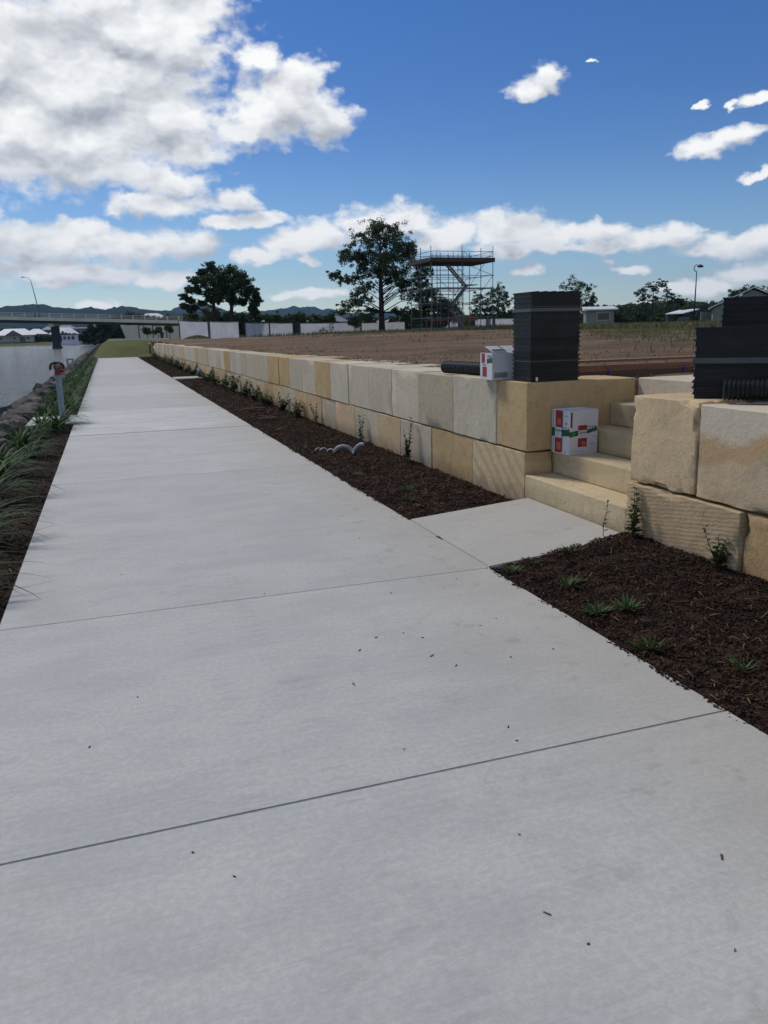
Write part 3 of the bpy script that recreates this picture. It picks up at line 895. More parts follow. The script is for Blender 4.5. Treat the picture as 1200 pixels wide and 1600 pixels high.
xr = lambda a, b: (lambda u: a + (b - a) * u)
chips('mulch', 34000, xr(2.31, 3.5), xr(0.0, 4.76), z_bedR, L=(.008, .034), W=(.003, .011), label='dark bark mulch on the bed right of the landing')
chips('mulch', 20000, xr(2.31, 3.5), lambda u: 6.26 + 9 * u ** 1.3, z_bedR, L=(.015, .05), W=(.005, .015), label='dark bark mulch on the bed left of the landing')
chips('mulch', 14000, xr(2.32, 3.5), lambda u: 15 + 54 * u ** 1.2, z_bedR, L=(.025, .07), W=(.01, .025), T=(.006, .014), lift=.015, label='dark bark mulch along the far wall foot')
chips('pale_mulch', 700, xr(2.36, 3.5), lambda u: 1.2 + 3.5 * u, z_bedR, L=(.02, .07), W=(.002, .006), material=M_CHIP2, lift=.022, label='scattered pale bark slivers right of the landing')
chips('pale_mulch', 1500, xr(2.36, 3.5), lambda u: 6.3 + 20 * u ** 1.4, z_bedR, L=(.02, .08), W=(.004, .012), material=M_CHIP2, lift=.022, label='scattered pale bark slivers along the wall foot')
chips('mulch', 15000, xr(-2.0, -0.74), lambda u: 1 + 19 * u ** 1.2, z_bedL, L=(.02, .06), W=(.006, .018), label='dark bark mulch between footpath and rocks')
chips('mulch', 6000, xr(-2.0, -0.74), lambda u: 20 + 48 * u, z_bedL, L=(.05, .14), W=(.02, .05), T=(.01, .03), lift=.03, label='dark bark mulch on the far riverbank edge')
chips('pale_mulch', 500, xr(-1.9, -0.76), lambda u: 4 + 16 * u ** 1.2, z_bedL, L=(.03, .08), W=(.006, .014), material=M_CHIP2, lift=.03, label='scattered pale bark slivers by the riverside grass')
# crumbs spilled on the walk
flat = lambda x, y: 0.002
chips('soil_crumbs', 5000, lambda u: 2.35 - 0.15 * u ** 2, lambda u: 1.2 + 16 * u ** 1.2, flat, keep=lambda x, y: (2.35 - x) < 0.11 * max(0, noise.fractal((y * 1.6, 3, 0), 1, 2, 4)) + .006 and not 4.7 < y < 6.26, L=(.004, .018), W=(.003, .010), T=(.003, .008), lift=.004, label='mulch crumbs spilled along the footpath edge')
chips('leaf_litter', 22, lambda u: 0.9 + 1.3 * u, xr(0.9, 4.6), flat, L=(.008, .03), W=(.003, .010), T=(.001, .004), material=M_CHIP2, tilt=.1, lift=.001, label='small dry leaf scraps on the footpath')
chips('leaf_litter', 40, xr(-.7, 2.3), xr(0.8, 12), flat, L=(.004, .014), W=(.003, .007), T=(.001, .003), tilt=.1, lift=.001, label='tiny dark crumbs scattered over the footpath')
chips('sand_crumbs', 2500, xr(4.0, 4.7), lambda u: 7 + 20 * u, lambda x, y: z_site(x, y) + .005, L=(.01, .05), W=(.01, .04), T=(.005, .02), material=M_SAND, label='pale sandstone crumbs behind the top of the wall')


# clods on the site
chips('soil_clods', 5000, lambda u: 4.6 + 50 * u ** 1.6, lambda u: 6.6 + 50 * u ** 1.3, z_site, L=(.012, .05), W=(.012, .04), T=(.008, .022), material=M_SOIL, lift=.008, label='clods of brown earth over the graded site')


# ------------------------------------------------------------------ grass clumps and small plants
def blades(n, length, width, lean, droop, seed, seg=5, base_r=0.05, bias=None):
    r_ = np.random.default_rng(seed)
    V, F = [], []
    for i in range(n):
        a = r_.uniform(0, 6.283)
        if bias is not None and r_.random() < 0.55: a = bias + r_.normal(0, .6)
        L = length * r_.uniform(.55, 1.1)
        w_ = width * r_.uniform(.7, 1.2)
        ln = lean * r_.uniform(.4, 1.3)
        d = np.array([math.cos(a), math.sin(a)])
        sd = np.array([-d[1], d[0], 0])
        p = np.array([d[0] * base_r * r_.random(), d[1] * base_r * r_.random(), 0.0])
        th = math.pi / 2 - ln * .5
        o_ = len(V)
        for k in range(seg + 1):
            t = k / seg
            ww = w_ * (1 - t ** 1.6) * .5 + 0.0004
            V.append(p - sd * ww); V.append(p + sd * ww)
            p = p + np.array([d[0] * math.cos(th), d[1] * math.cos(th), math.sin(th)]) * L / seg
            th -= droop * r_.uniform(.6, 1.3) / seg
            if p[2] < 0.012: p[2] = 0.012; th = max(th, 0)
        for k in range(seg): F.append((o_ + 2 * k, o_ + 2 * k + 1, o_ + 2 * k + 3, o_ + 2 * k + 2))
    return np.array(V), np.array(F)


def clump_mesh(name, *a, material=M_GRASS, **k):
    V, F = blades(*a, **k)
    o = mesh_np(name, V, F, material, smooth=True)
    me = o.data
    bpy.data.objects.remove(o)
    return me


big_c = [clump_mesh('grass_clump', 75, 0.95, 0.036, 1.25, 1.7, seed=20 + k, bias=0.0, seg=8) for k in range(4)]
mid_c = [clump_mesh('grass_clump', 60, 0.62, 0.030, 1.1, 1.8, seed=40 + k, seg=4) for k in range(3)]
near_spots = [(-1.42, 13.4, .8), (-1.35, 9.0, .95), (-1.28, 7.0, .95), (-1.45, 10.6, 1.05), (-1.75, 8.2, .9), (-1.6, 6.6, 1.0), (-1.08, 15.6, .8), (-1.0, 16.5, .9),
              (-1.3, 16.3, .85), (-1.62, 12.2, .6), (-1.15, 12.3, .6), (-1.5, 14.3, .5), (-1.3, 5.5, .9), (-1.35, 15.0, .7)]
desc = ['big arching green grass clump beside the near end of the bed', 'grass clump spilling long blades over the footpath edge', 'low grass clump with two blades lying on the footpath', 'tall grass clump in the middle of the riverside bed']
lbl = [
    'grass clump with wide arching blades, fourth back from the frame edge on the river side',
    'grass clump at the path edge whose long thin blade lies on the concrete',
    'nearest grass clump with two thick blades over the footpath',
    'tallest grass clump in the middle of the riverside bed',
    'small grass clump half cut off by the left frame edge',
    'grass clump at the frame edge just behind the nearest one',
    'grass clump just in front of the red topped post',
    'grass clump hugging the foot of the red topped post',
    'spreading grass clump beside the small concrete pad',
    'small upright grass clump near the first rocks',
    'grass clump at the path edge halfway to the red topped post',
    'small grass clump against the rocks before the concrete pad',
    'grass clump lowest on the left edge of the photo',
    'grass clump between the rocks and the post clumps']
for i, ((x, y, s_), l_) in enumerate(zip(near_spots, lbl)):
    o = bpy.data.objects.new('grass_clump', big_c[i % 4]); C.objects.link(o)
    o.location = (x, y, z_bedL(x, y) - .01); o.scale = (s_,) * 3; o.rotation_euler = (0, 0, random.uniform(-.5, .5))
    tag(o, l_, 'grass', 'grass clumps beside the footpath')
y = 19.0
while y < 68:
    for k in range(2):
        x = -.98 - .36 * k + random.uniform(-.1, .08)
        o = bpy.data.objects.new('grass_clump', random.choice(mid_c)); C.objects.link(o)
        o.location = (x, y + random.uniform(-.2, .2), z_bedL(x, y) - .01); s_ = random.uniform(.75, 1.05); o.scale = (s_,) * 3; o.rotation_euler = (0, 0, random.uniform(0, 6))
        tag(o, 'dark green grass clump in the dense row beyond the red topped post', 'grass', 'grass clumps lining the far footpath')
    y += 0.55 * (1 + (y - 19) * .012)


def sprig(name, loc, h, stems, leaf, label, material=M_LEAFS, spread=.12, n=14, group=None, seed=0):
    r_ = random.Random(seed * 13 + 5)
    root = empty(name, loc)
    sb = MB(); V, F = [], []
    for s_ in range(stems):
        a = r_.uniform(0, 6.28); hh = h * r_.uniform(.45, 1.0) if s_ else h
        tip = Vector((math.cos(a) * spread * r_.uniform(.3, 1), math.sin(a) * spread * r_.uniform(.3, 1), hh))
        pts = [Vector((0, 0, 0)).lerp(tip, t) + Vector((0, 0, 1)) * 0 + Vector((r_.uniform(-.01, .01), r_.uniform(-.01, .01), 0)) for t in (0, .35, .7, 1)]
        sb.tube(pts, [.003, .0027, .002, .001], 5)
        for k in range(n):
            t = .12 + .88 * k / n
            p = pts[0].lerp(tip, t)
            aa = k * 2.4 + r_.uniform(-.4, .4)
            d = Vector((math.cos(aa), math.sin(aa), r_.uniform(.1, .8))).normalized()
            sd = d.cross(Vector((0, 0, 1))).normalized()
            L = leaf * r_.uniform(.6, 1.2) * (1.1 - .5 * t)
            w_ = L * .34
            o_ = len(V)
            V += [p, p + d * L * .45 - sd * w_ + Vector((0, 0, .1 * L)), p + d * L, p + d * L * .45 + sd * w_ + Vector((0, 0, .1 * L))]
            F.append((o_, o_ + 1, o_ + 2, o_ + 3))
    st = sb.build('stem', M_BARK, root); st.location = (0, 0, 0)
    mesh_np('foliage', np.array([v[:] for v in V]), np.array(F), material, root)
    tag(root, label, 'plant', group)
    return root


sprig('young_shrub', (3.42, 4.60, .12), .36, 5, .065, 'leafy young shrub tallest of those at the wall foot right of the steps', n=20, spread=.09, seed=1)
sprig('thin_seedling', (3.30, 4.80, .10), .27, 1, .05, 'single thin seedling leaning over the landing corner', n=9, spread=.1, seed=2)
sprig('young_shrub', (3.44, 3.78, .13), .26, 7, .06, 'low bushy shrub at the joint of the ridged and orange blocks', n=14, spread=.13, seed=3)
sprig('young_shrub', (3.38, 9.05, .02), .56, 5, .07, 'tall slim shrub climbing the wall under the block joint', n=26, spread=.09, seed=4)
sprig('young_shrub', (3.42, 11.1, .02), .42, 4, .07, 'medium slim shrub at the wall behind the coiled conduit', n=18, spread=.1, seed=5)
sprig('young_shrub', (3.42, 13.8, .02), .36, 4, .07, 'small slim shrub at the wall third from the steps', n=16, spread=.1, seed=6)
protoS = None
for i in range(44):
    y = 15.3 + i * 1.12 + random.uniform(-.45, .45)
    if i > 4 and i % 5 in (1, 4): continue
    if i < 4:
        o = sprig('wall_shrub', (3.36, y, .0), random.uniform(.25, .42), 9, .10, ('bushy shrub at the wall foot before the far orange blocks', 'spreading shrub at the wall foot mid way along', 'dark rounded shrub against the wall mid way along', 'low shrub against the wall near the crossing strip')[i], n=16, spread=.28, seed=20 + i)
        if i == 3: protoS = o
    else:
        o = copy_tree(protoS); s_ = random.uniform(.8, 1.6); o.location = (3.3, y, 0); o.scale = (s_,) * 3; o.rotation_euler = (0, 0, random.uniform(0, 6))
        tag(o, 'dark low shrub in the row along the far part of the wall', 'plant', 'shrubs along the far wall foot')


def rosette(loc, n, L, wd, label, material=M_SUCC, lean=1.1, seed=0, z=None):
    V, F = blades(int(n * 1.3), L * .72, wd * 1.5, 1.9, .5, seed=300 + seed, seg=4, base_r=.05)
    o = mesh_np('rosette_plant', V, F, material, smooth=True)
    o.location = (loc[0], loc[1], z_bedR(*loc) + .005)
    tag(o, label, 'plant', 'small ground cover plants in the mulch')
    return o


rosette((2.60, 4.12), 26, .13, .012, 'bright green rosette plant nearest the landing in the mulch', M_LEAFS, seed=1)
rosette((2.50, 3.66), 34, .13, .013, 'broad silver green rosette in the mulch, middle of three', seed=2)
rosette((2.66, 3.60), 26, .12, .011, 'silver green rosette touching the right side of the broad one', seed=8)
rosette((2.46, 3.12), 28, .14, .012, 'loose green rosette with long leaves near the path edge', M_LEAFS, seed=3)
rosette((2.68, 2.74), 16, .13, .009, 'spindly pale rosette nearest the camera in the mulch', seed=4)
rosette((2.44, 4.56), 26, .10, .009, 'grey green ground cover tuft at the landing corner', seed=5)
rosette((2.62, 4.62), 26, .09, .008, 'dark ground cover tuft spilling onto the landing edge', M_LEAFS, seed=6)
rosette((2.92, 4.64), 22, .10, .008, 'low dark tuft midway along the landing edge', M_LEAFS, seed=9)
rosette((2.62, 7.0), 30, .14, .010, 'green tuft in the mulch just left of the landing', M_LEAFS, seed=7)
rosette((2.80, 7.5), 20, .12, .010, 'faded tuft behind the green one left of the landing', seed=10)
rosette((2.55, 8.6), 22, .12, .010, 'pale dried tuft in the mulch before the conduit', seed=11)
rosette((2.48, 10.9), 26, .15, .012, 'green tuft at the path edge beside the conduit', M_LEAFS, seed=12)
rosette((2.62, 13.4), 26, .16, .014, 'dark tuft in the mulch beyond the conduit', M_LEAFS, seed=13)

# grey conduit looped in the mulch
cd = empty('grey_conduit', (3.0, 10.2, 0))
def arc(c, r_, a0, a1, n, rot, zs=1.0):
    return [Vector((c[0] + math.cos(rot) * r_ * math.cos(a0 + (a1 - a0) * k / n), c[1] + math.sin(rot) * r_ * math.cos(a0 + (a1 - a0) * k / n), c[2] + zs * r_ * math.sin(a0 + (a1 - a0) * k / n))) for k in range(n + 1)]
b_ = MB(); b_.tube(arc((2.86, 10.35, -.02), .20, math.pi, 0, 18, R(-22), .8), .045, 14); b_.build('conduit_loop', M_PGREY, cd, True)
b_ = MB(); b_.tube([(3.03, 10.22, .0), (3.08, 10.18, .08), (3.13, 10.14, .15), (3.19, 10.10, .19), (3.24, 10.06, .19)], .046, 14, caps=False)
b_.tube([(3.24, 10.06, .19), (3.20, 10.09, .19)], [.046, .030], 14); b_.build('conduit_end', M_PGREY, cd, True)
b_ = MB(); b_.tube([(3.235, 10.062, .19), (3.16, 10.1, .185)], .031, 12); b_.build('conduit_bore', M_RUBBER, cd)
adopt(cd).scale = (.62,) * 3
tag(cd, 'grey plastic conduit looping out of the mulch with an open end', 'conduit')
cw = empty('cable_ends', (2.6, 10.5, 0))
for k, (x, y, r_, a) in enumerate(((2.58, 10.6, .07, -20), (2.50, 10.72, .06, 10), (2.66, 10.35, .08, -40), (3.0, 9.95, .05, 60))):
    b_ = MB(); b_.tube(arc((x, y, .0), r_, math.pi, .2, 10, R(a), .9), .009, 6); b_.build('cable', M_WHITE, cw, True)
adopt(cw).scale = (.7,) * 3
cw.location.x += .12
tag(cw, 'thin pale cable ends curling out of the mulch by the conduit', 'cables')
b_ = MB(); b_.tube([(3.34, 31.9, -.02), (3.34, 31.9, .25)], .05, 10); b_.box((3.34, 31.85, .3), (.16, .12, .13))
tag(b_.build('water_tap_riser', M_WHITE), 'small white tap riser on the concrete strip by the wall', 'tap')
for k, (x, y, L, a, lb) in enumerate(((2.85, 17.0, .55, .3, 'longer pale offcut of timber lying in the mulch'), (2.78, 14.9, .32, .1, 'short pale timber offcut nearer along the mulch'))):
    b_ = MB(); b_.box((x, y, .05), (L, .06, .03), a); tag(b_.build('timber_offcut', M_CHIP2), lb, 'offcut')

# ------------------------------------------------------------------ red topped post
pl = empty('standpipe_post', (-0.97, 17.2, -.05))
b_ = MB(); b_.tube([(-.965, 17.2, -.05), (-.965, 17.2, .93)], .055, 16); b_.build('post', M_POLE, pl, True, 40)
b_ = MB(); b_.tube([(-.965, 17.2, .90), (-.965, 17.2, .96), (-.965, 17.2, .98), (-.965, 17.2, 1.04)], [.066, .066, .058, .045], 16)
b_.tube([(-.965, 17.2, .97), (-.84, 17.14, .97)], .028, 10); b_.build('red_collar', M_REDP, pl, True, 40)
b_ = MB(); b_.tube([(-.93, 17.05, 1.02), (-.93, 17.10, 1.05), (-.965, 17.2, 1.07), (-1.0, 17.3, 1.05)], [.05, .075, .08, .05], 12); b_.build('valve_body', M_TIMB, pl, True, 40)
for k, (rr, off) in enumerate(((.095, -.035), (.08, .035))):
    b_ = MB(); pts = [Vector((-.96 + off + rr * math.cos(a), 17.17 + off * .6, 1.055 + rr * math.sin(a))) for a in np.linspace(-.5, math.pi + .5, 20)]
    b_.tube(pts, .024, 8); b_.build('hose_ring', M_RUBBER, pl, True)
tag(adopt(pl), 'grey blue post with a red collar and black hose rings beside the footpath', 'post')
b_ = MB(); b_.tube([(-1.95, 44, -.15), (-1.95, 44, .62)], .045, 8); b_.tube([(-1.7, 44, -.15), (-1.7, 44, .62)], .045, 8); b_.tube([(-1.95, 44, .6), (-1.7, 44, .6)], .045, 8)
tag(b_.build('low_hoop_rail', M_PGREY), 'small pale hoop rail standing among the far rocks', 'rail')


# ------------------------------------------------------------------ black tray stacks
def tray_stack(name, x0, x1, y0, y1, z0, z1, n, straps, label, lean=0.0, tag_at=None):
    root = empty(name, (x0, y0, z0))
    h = (z1 - z0) / n
    for k in range(n):
        b_ = MB()
        ox, oy = random.uniform(-.004, .004), random.uniform(-.003, .003)
        za = z0 + h * k
        i = .011 * (1 - .4 * k / n)
        b_.bx(x0 + i + ox, x1 - i + ox, y0 + i + oy, y1 - i + oy, za, za + h * .72)
        b_.bx(x0 + ox, x1 + ox, y0 + oy, y1 + oy, za + h * .72, za + h * .995)
        if k == n - 1:
            for q in range(1, 6):
                xx = x0 + (x1 - x0) * q / 6
                b_.bx(xx - .004, xx + .004, y0 + .02, y1 - .02, za + h, za + h + .006)
        b_.build('tray', M_BLACK, root)
    for zs, hh in straps:
        b_ = MB()
        e = .006
        for (a, c, d, f) in ((x0 - e, x1 + e, y0 - e, y0 - e + .002), (x0 - e, x1 + e, y1 + e - .002, y1 + e), (x0 - e, x0 - e + .002, y0 - e + .002, y1 + e - .002), (x1 + e - .002, x1 + e, y0 - e + .002, y1 + e - .002)):
            b_.bx(a, c, d, f, zs, zs + hh)
        b_.build('strap', M_STRAP, root)
    if tag_at:
        b_ = MB(); b_.bx(*tag_at); b_.build('white_tag', M_WHITE, root)
    adopt(root).rotation_euler = (0, 0, R(lean))
    tag(root, label, 'tray stack', 'strapped stacks of black plastic trays')
    return root


tray_stack('tray_stack', 3.55, 4.06, 6.355, 6.69, 1.121, 1.905, 20, ((1.735, .030), (1.775, .004), (1.30, .006)), 'tall strapped stack of black plastic trays on the wall left of the steps', tag_at=(3.605, 3.622, 6.338, 6.3485, 1.13, 1.165))
tray_stack('tray_stack', 3.625, 4.20, 4.33, 4.68, 1.116, 1.575, 12, ((1.345, .035),), 'lower strapped stack of black trays right of the steps', lean=-44)
tray_stack('tray_stack', 4.02, 4.62, 4.55, 4.92, 1.118, 1.768, 17, ((1.46, .02),), 'taller stack of black trays standing behind the lower one on the right', lean=-44)


def corr_pipe(name, p0, p1, r_, pitch, label, inner=.8):
    p0, p1 = Vector(p0), Vector(p1)
    root = empty(name, p0)
    L = (p1 - p0).length
    pts, rad = [], []
    n = int(L / pitch)
    for k in range(n):
        for t, q in ((0, .86), (.2, 1), (.55, 1), (.75, .86)):
            pts.append(p0.lerp(p1, (k + t) / n)); rad.append(r_ * q)
    b_ = MB(); b_.tube(pts, rad, 20, caps=False); b_.build('pipe_shell', M_BLACK, root, True, 30, fix=False)
    b_ = MB(); b_.tube([p0 + (p1 - p0) * .002, p1 - (p1 - p0) * .002], r_ * inner, 20, caps=False)
    b_.build('pipe_bore', M_RUBBER, root, True)
    ringv = MB(); ringv.tube([p0, p0 + (p1 - p0).normalized() * .006], [r_ * .86, r_ * .8], 20, caps=False); ringv.build('pipe_rim', M_BLACK, root, True)
    tag(adopt(root), label, 'pipe', 'black corrugated pipes on the wall')


corr_pipe('corrugated_pipe', (3.59, 8.35, 1.19), (3.80, 6.98, 1.19), .070, .052, 'length of black corrugated pipe beside the white box on the wall')
corr_pipe('corrugated_pipe', (3.66, 4.08, 1.187), (4.36, 3.36, 1.187), .066, .026, 'black corrugated pipe lying in front of the right hand trays')


# ------------------------------------------------------------------ printed boxes
def carton(name, x, y, z, wx, wy, h, rz, label, open_top=False):
    """local frame: front face at -y (wx wide), side face at -x (wy wide); prints are thin sheets proud of the board"""
    root = empty(name, (x, y, z))
    root.rotation_euler = (0, 0, rz)
    b_ = MB()
    t = .004
    b_.bx(0, wx, 0, t, 0, h); b_.bx(0, wx, wy - t, wy, 0, h); b_.bx(0, t, t, wy - t, 0, h); b_.bx(wx - t, wx, t, wy - t, 0, h); b_.bx(t, wx - t, t, wy - t, 0, t)
    if not open_top: b_.bx(t, wx - t, t, wy - t, h - t, h)
    b_.build('carton_body', M_CARD, root)
    def front(u0, u1, v0, v1, m_, nm='print', d=.0008, sl=0.0):   # u along x, v along z, in fractions
        q = MB(); a, c, e, f = u0 * wx, u1 * wx, v0 * h, v1 * h; s_ = sl * h
        q.add([(a, -d, e), (c, -d, e + s_), (c, -d, f + s_), (a, -d, f), (a, -.0001, e), (c, -.0001, e + s_), (c, -.0001, f + s_), (a, -.0001, f)], [(0, 1, 2, 3), (7, 6, 5, 4), (0, 3, 7, 4), (1, 5, 6, 2), (3, 2, 6, 7), (0, 4, 5, 1)])
        q.build(nm, m_, root)
    def side(u0, u1, v0, v1, m_, nm='print', d=.0008, sl=0.0):    # u from far (0) to near edge (1)
        q = MB(); a, c, e, f = wy * (1 - u0), wy * (1 - u1), v0 * h, v1 * h; s_ = sl * h
        q.add([(-d, a, e), (-d, c, e + s_), (-d, c, f + s_), (-d, a, f), (-.0001, a, e), (-.0001, c, e + s_), (-.0001, c, f + s_), (-.0001, a, f)], [(0, 1, 2, 3), (7, 6, 5, 4), (0, 3, 7, 4), (1, 5, 6, 2), (3, 2, 6, 7), (0, 4, 5, 1)])
        q.build(nm, m_, root)
    def text(s_, where, u, v, size, m_):
        cu = bpy.data.curves.new('lettering', 'FONT'); cu.body = s_; cu.size = size; cu.align_x = 'CENTER'; cu.align_y = 'CENTER'; cu.extrude = .0003; cu.resolution_u = 2
        to = bpy.data.objects.new('tmp', cu); C.objects.link(to)
        dg = bpy.context.evaluated_depsgraph_get()
        me = bpy.data.meshes.new_from_object(to.evaluated_get(dg)); bpy.data.objects.remove(to)
        me.materials.clear(); me.materials.append(m_)
        o = bpy.data.objects.new('lettering', me); C.objects.link(o); o.parent = root
        if where == 'front': o.location = (u * wx, -.0016, v * h); o.rotation_euler = (R(90), 0, 0)
        else: o.location = (-.0016, wy * (1 - u), v * h); o.rotation_euler = (R(90), 0, R(-90))
    return root, front, side, text, wx, wy, h


# carton on the steps
bxA = carton('printed_carton', 3.765, 6.02, .492, .30, .265, .39, R(4), '')
root, front, side, text, wx, wy, h = bxA
side(.06, .10, 0.02, .98, M_GINK, d=.0006)
side(.20, .56, .60, .985, M_RED); side(.18, .55, .02, .36, M_RED); side(.30, .50, .66, .80, M_REDL, d=.0012); side(.30, .52, .08, .26, M_REDL, d=.0012)
side(.56, .61, .04, .97, M_NAVY)
side(0.0, .18, .38, .58, M_GREENP); side(.56, 1.0, .40, .55, M_GREENP, d=.0013, sl=.03)
text('Capture', 'side', .37, .53, .034, M_INK)
side(.22, .52, .44, .445, M_GINK); side(.70, .90, .87, .878, M_INK); side(.74, .86, .68, .69, M_INK)
text('8 kg', 'side', .80, .72, .018, M_INK)
for k, u in enumerate((.67, .79, .92)): side(u - .025, u + .025, .585, .62, M_INK)
side(.72, .84, .05, .065, M_GINK)
front(.03, .09, .62, .96, M_NAVY)
front(.30, .62, .17, .37, M_RED); front(.30, .62, .55, .66, M_RED); front(.44, .58, .20, .29, M_REDL, d=.0012)
front(.0, .30, .40, .52, M_GREENP, sl=.03); front(.62, .98, .46, .55, M_GREENP, sl=.06)
front(.08, .20, .44, .51, M_GRNL, d=.0013)
text('Capture', 'front', .46, .50, .034, M_INK)
front(.33, .58, .425, .43, M_GINK)
for k, u in enumerate((.70, .80, .90)): front(u - .022, u + .022, .60, .635, M_INK)
front(.74, .86, .22, .232, M_INK); front(.04, .50, .08, .086, M_GINK); front(.80, .90, .40, .41, M_GINK)
fl = MB(); fl.bx(.0, .29, .03, .034, h + .001, h + .006); fl.box((.12, .13, h + .004), (.25, .12, .003), .05)
fl.build('top_flap', M_CARD, root)
tag(root, 'white red and green printed carton standing on the second step', 'carton', 'printed cartons')

bxB = carton('printed_carton', 3.42, 6.84, 1.122, .36, .29, .25, R(-3), '', open_top=True)
root, front, side, text, wx, wy, h = bxB
side(.20, .56, .10, .48, M_RED); side(.12, .40, .62, .98, M_RED, d=.0006); side(.56, 1.0, .60, .78, M_GREENP, sl=.05); side(.60, .95, .82, .92, M_GINK)
text('Capture', 'side', .36, .56, .028, M_INK)
front(.60, .98, .80, .835, M_GINK); front(.06, .44, .08, .28, M_GINK, d=.0005); front(.62, .76, .47, .52, M_GINK); front(.60, .68, .18, .22, M_GINK); front(.84, .88, .90, .94, M_INK)
for (a, c, ty, tz, m_) in ((.02, .15, .02, .05, M_CARD), (.17, .30, .03, .06, M_CARD)):
    q = MB(); q.add([(a, .01, h), (c, .01, h), (c - .05, .12, h + .065), (a - .05, .12, h + .065), (a, .01, h - .003), (c, .01, h - .003), (c - .05, .12, h + .062), (a - .05, .12, h + .062)], [(0, 1, 2, 3), (7, 6, 5, 4), (0, 4, 5, 1), (1, 5, 6, 2), (2, 6, 7, 3), (3, 7, 4, 0)])
    q.build('open_flap', m_, root)
q = MB(); q.add([(.02, .02, h + .016), (.15, .02, h + .016), (.14, .05, h + .032), (.005, .05, h + .032)], [(0, 1, 2, 3)]); q.v = [(a, b2 - .002, c + .003) for a, b2, c in q.v]; q.build('flap_print', M_GREENP, root)
tag(root, 'open white printed carton on top of the wall beside the tray stack', 'carton', 'printed cartons')

# ------------------------------------------------------------------ timber behind the steps
tb = empty('timber_edging', (6.5, 7.4, 1.05))
for k, (z0, z1, y, m_) in enumerate(((1.03, 1.125, 7.35, M_TIMB), (1.128, 1.19, 7.37, M_TIMBT))):
    b_ = MB(); b_.bx(4.0, 10.8, y, y + .05, z0, z1); b_.build('plank', m_, tb)
b_ = MB(); b_.bx(4.0, 10.8, 7.75, 7.95, 1.20, 1.225); b_.build('plank', M_TIMBT, tb)
for x in (5.05, 6.02, 7.1, 8.4):
    b_ = MB(); b_.bx(x, x + .014, 7.33, 7.345, .98, 1.17); b_.build('marker_stake', M_PURP, tb)
tag(adopt(tb), 'long reddish timber edging with purple marked stakes behind the steps', 'timber')


# ------------------------------------------------------------------ scaffold tower
scf = empty('scaffold_tower', (43, 98, 1.6))
X = [39.0, 43.2, 47.5]; Y = [95.0, 98.5, 102.0]
Xm = [39.0, 41.1, 43.2, 45.4, 47.5]
zb = 1.55
DK = 10.0
def tube_part(nm, a, c, r_=.035, m_=M_GALV):
    b_ = MB(); b_.tube([a, c], r_, 6); return b_.build(nm, m_, scf)
for i, x in enumerate(X):
    for j, y in enumerate(Y):
        if i == 1 and j == 1: continue
        tube_part('standard', (x, y, zb), (x, y, DK + 1.55 + random.uniform(0, .5)), .045)
for (x, y) in ((41.6, 99.3), (43.9, 99.3), (45.3, 99.3), (41.6, 100.9), (43.9, 100.9), (45.3, 100.9)):
    tube_part('standard', (x, y, zb), (x, y, DK + 1.4), .04)
levels = [1.75, 3.05, 4.85, 6.6, 8.2]
for z in levels:
    for y in Y: tube_part('ledger', (X[0] - .2, y, z), (X[-1] + .2, y, z))
    for x in (X[0], X[2]): tube_part('ledger', (x, Y[0] - .2, z + .05), (x, Y[-1] + .2, z + .05))
for z in (2.4, 3.6, 4.3, 5.5, 6.1, 7.0, 7.6, 8.6, 9.2):
    tube_part('ledger', (41.4, 99.3, z), (45.5, 99.3, z), .03); tube_part('ledger', (41.4, 100.9, z), (45.5, 100.9, z), .03)
for z in (DK + .55, DK + 1.1):
    for y in (Y[0], Y[-1]): tube_part('guard_rail', (X[0], y, z), (X[-1], y, z), .035)
    for x in (X[0], X[2]): tube_part('guard_rail', (x, Y[0], z), (x, Y[-1], z), .035)
for (a, c) in (((47.5, 95, DK + 1.2), (44.0, 95, 6.6)), ((47.5, 95, 8.2), (47.5, 102, DK)), ((45.4, 99.2, 4.85), (41.6, 99.2, 8.2)), ((43.9, 99.2, 3.05), (45.3, 99.2, 6.6)), ((45.3, 99.1, 3.05), (43.9, 99.1, 6.6)),
               ((39, 102, DK + 1.3), (39, 98.5, DK - 1.2)), ((43.2, 95, DK + 1.2), (45.2, 95, DK - .1)), ((41.1, 98.6, DK + 1), (42.2, 98.6, DK)), ((47.5, 94.95, 8.2), (45.2, 94.95, 5.4)), ((43.9, 99.2, 1.7), (45.3, 99.2, 4.85))):
    tube_part('brace', a, c, .03)
for k in range(14):
    b_ = MB(); y0 = 94.9 + k * .52; b_.bx(38.8, 47.7, y0, y0 + .48, DK - .12, DK); b_.build('deck_plank', M_DECK, scf)
b_ = MB(); b_.bx(38.8, 47.7, 94.84, 94.88, DK - .15, DK + .35); b_.bx(38.74, 38.78, 94.9, 102.2, DK - .15, DK + .35); b_.bx(47.72, 47.76, 94.9, 102.2, DK - .15, DK + .35); b_.build('toe_board', M_DECK, scf)
b_ = MB(); b_.bx(39, 47.5, 94.98, 95.5, 6.55, 6.72); b_.build('mid_platform', M_GALV, scf)
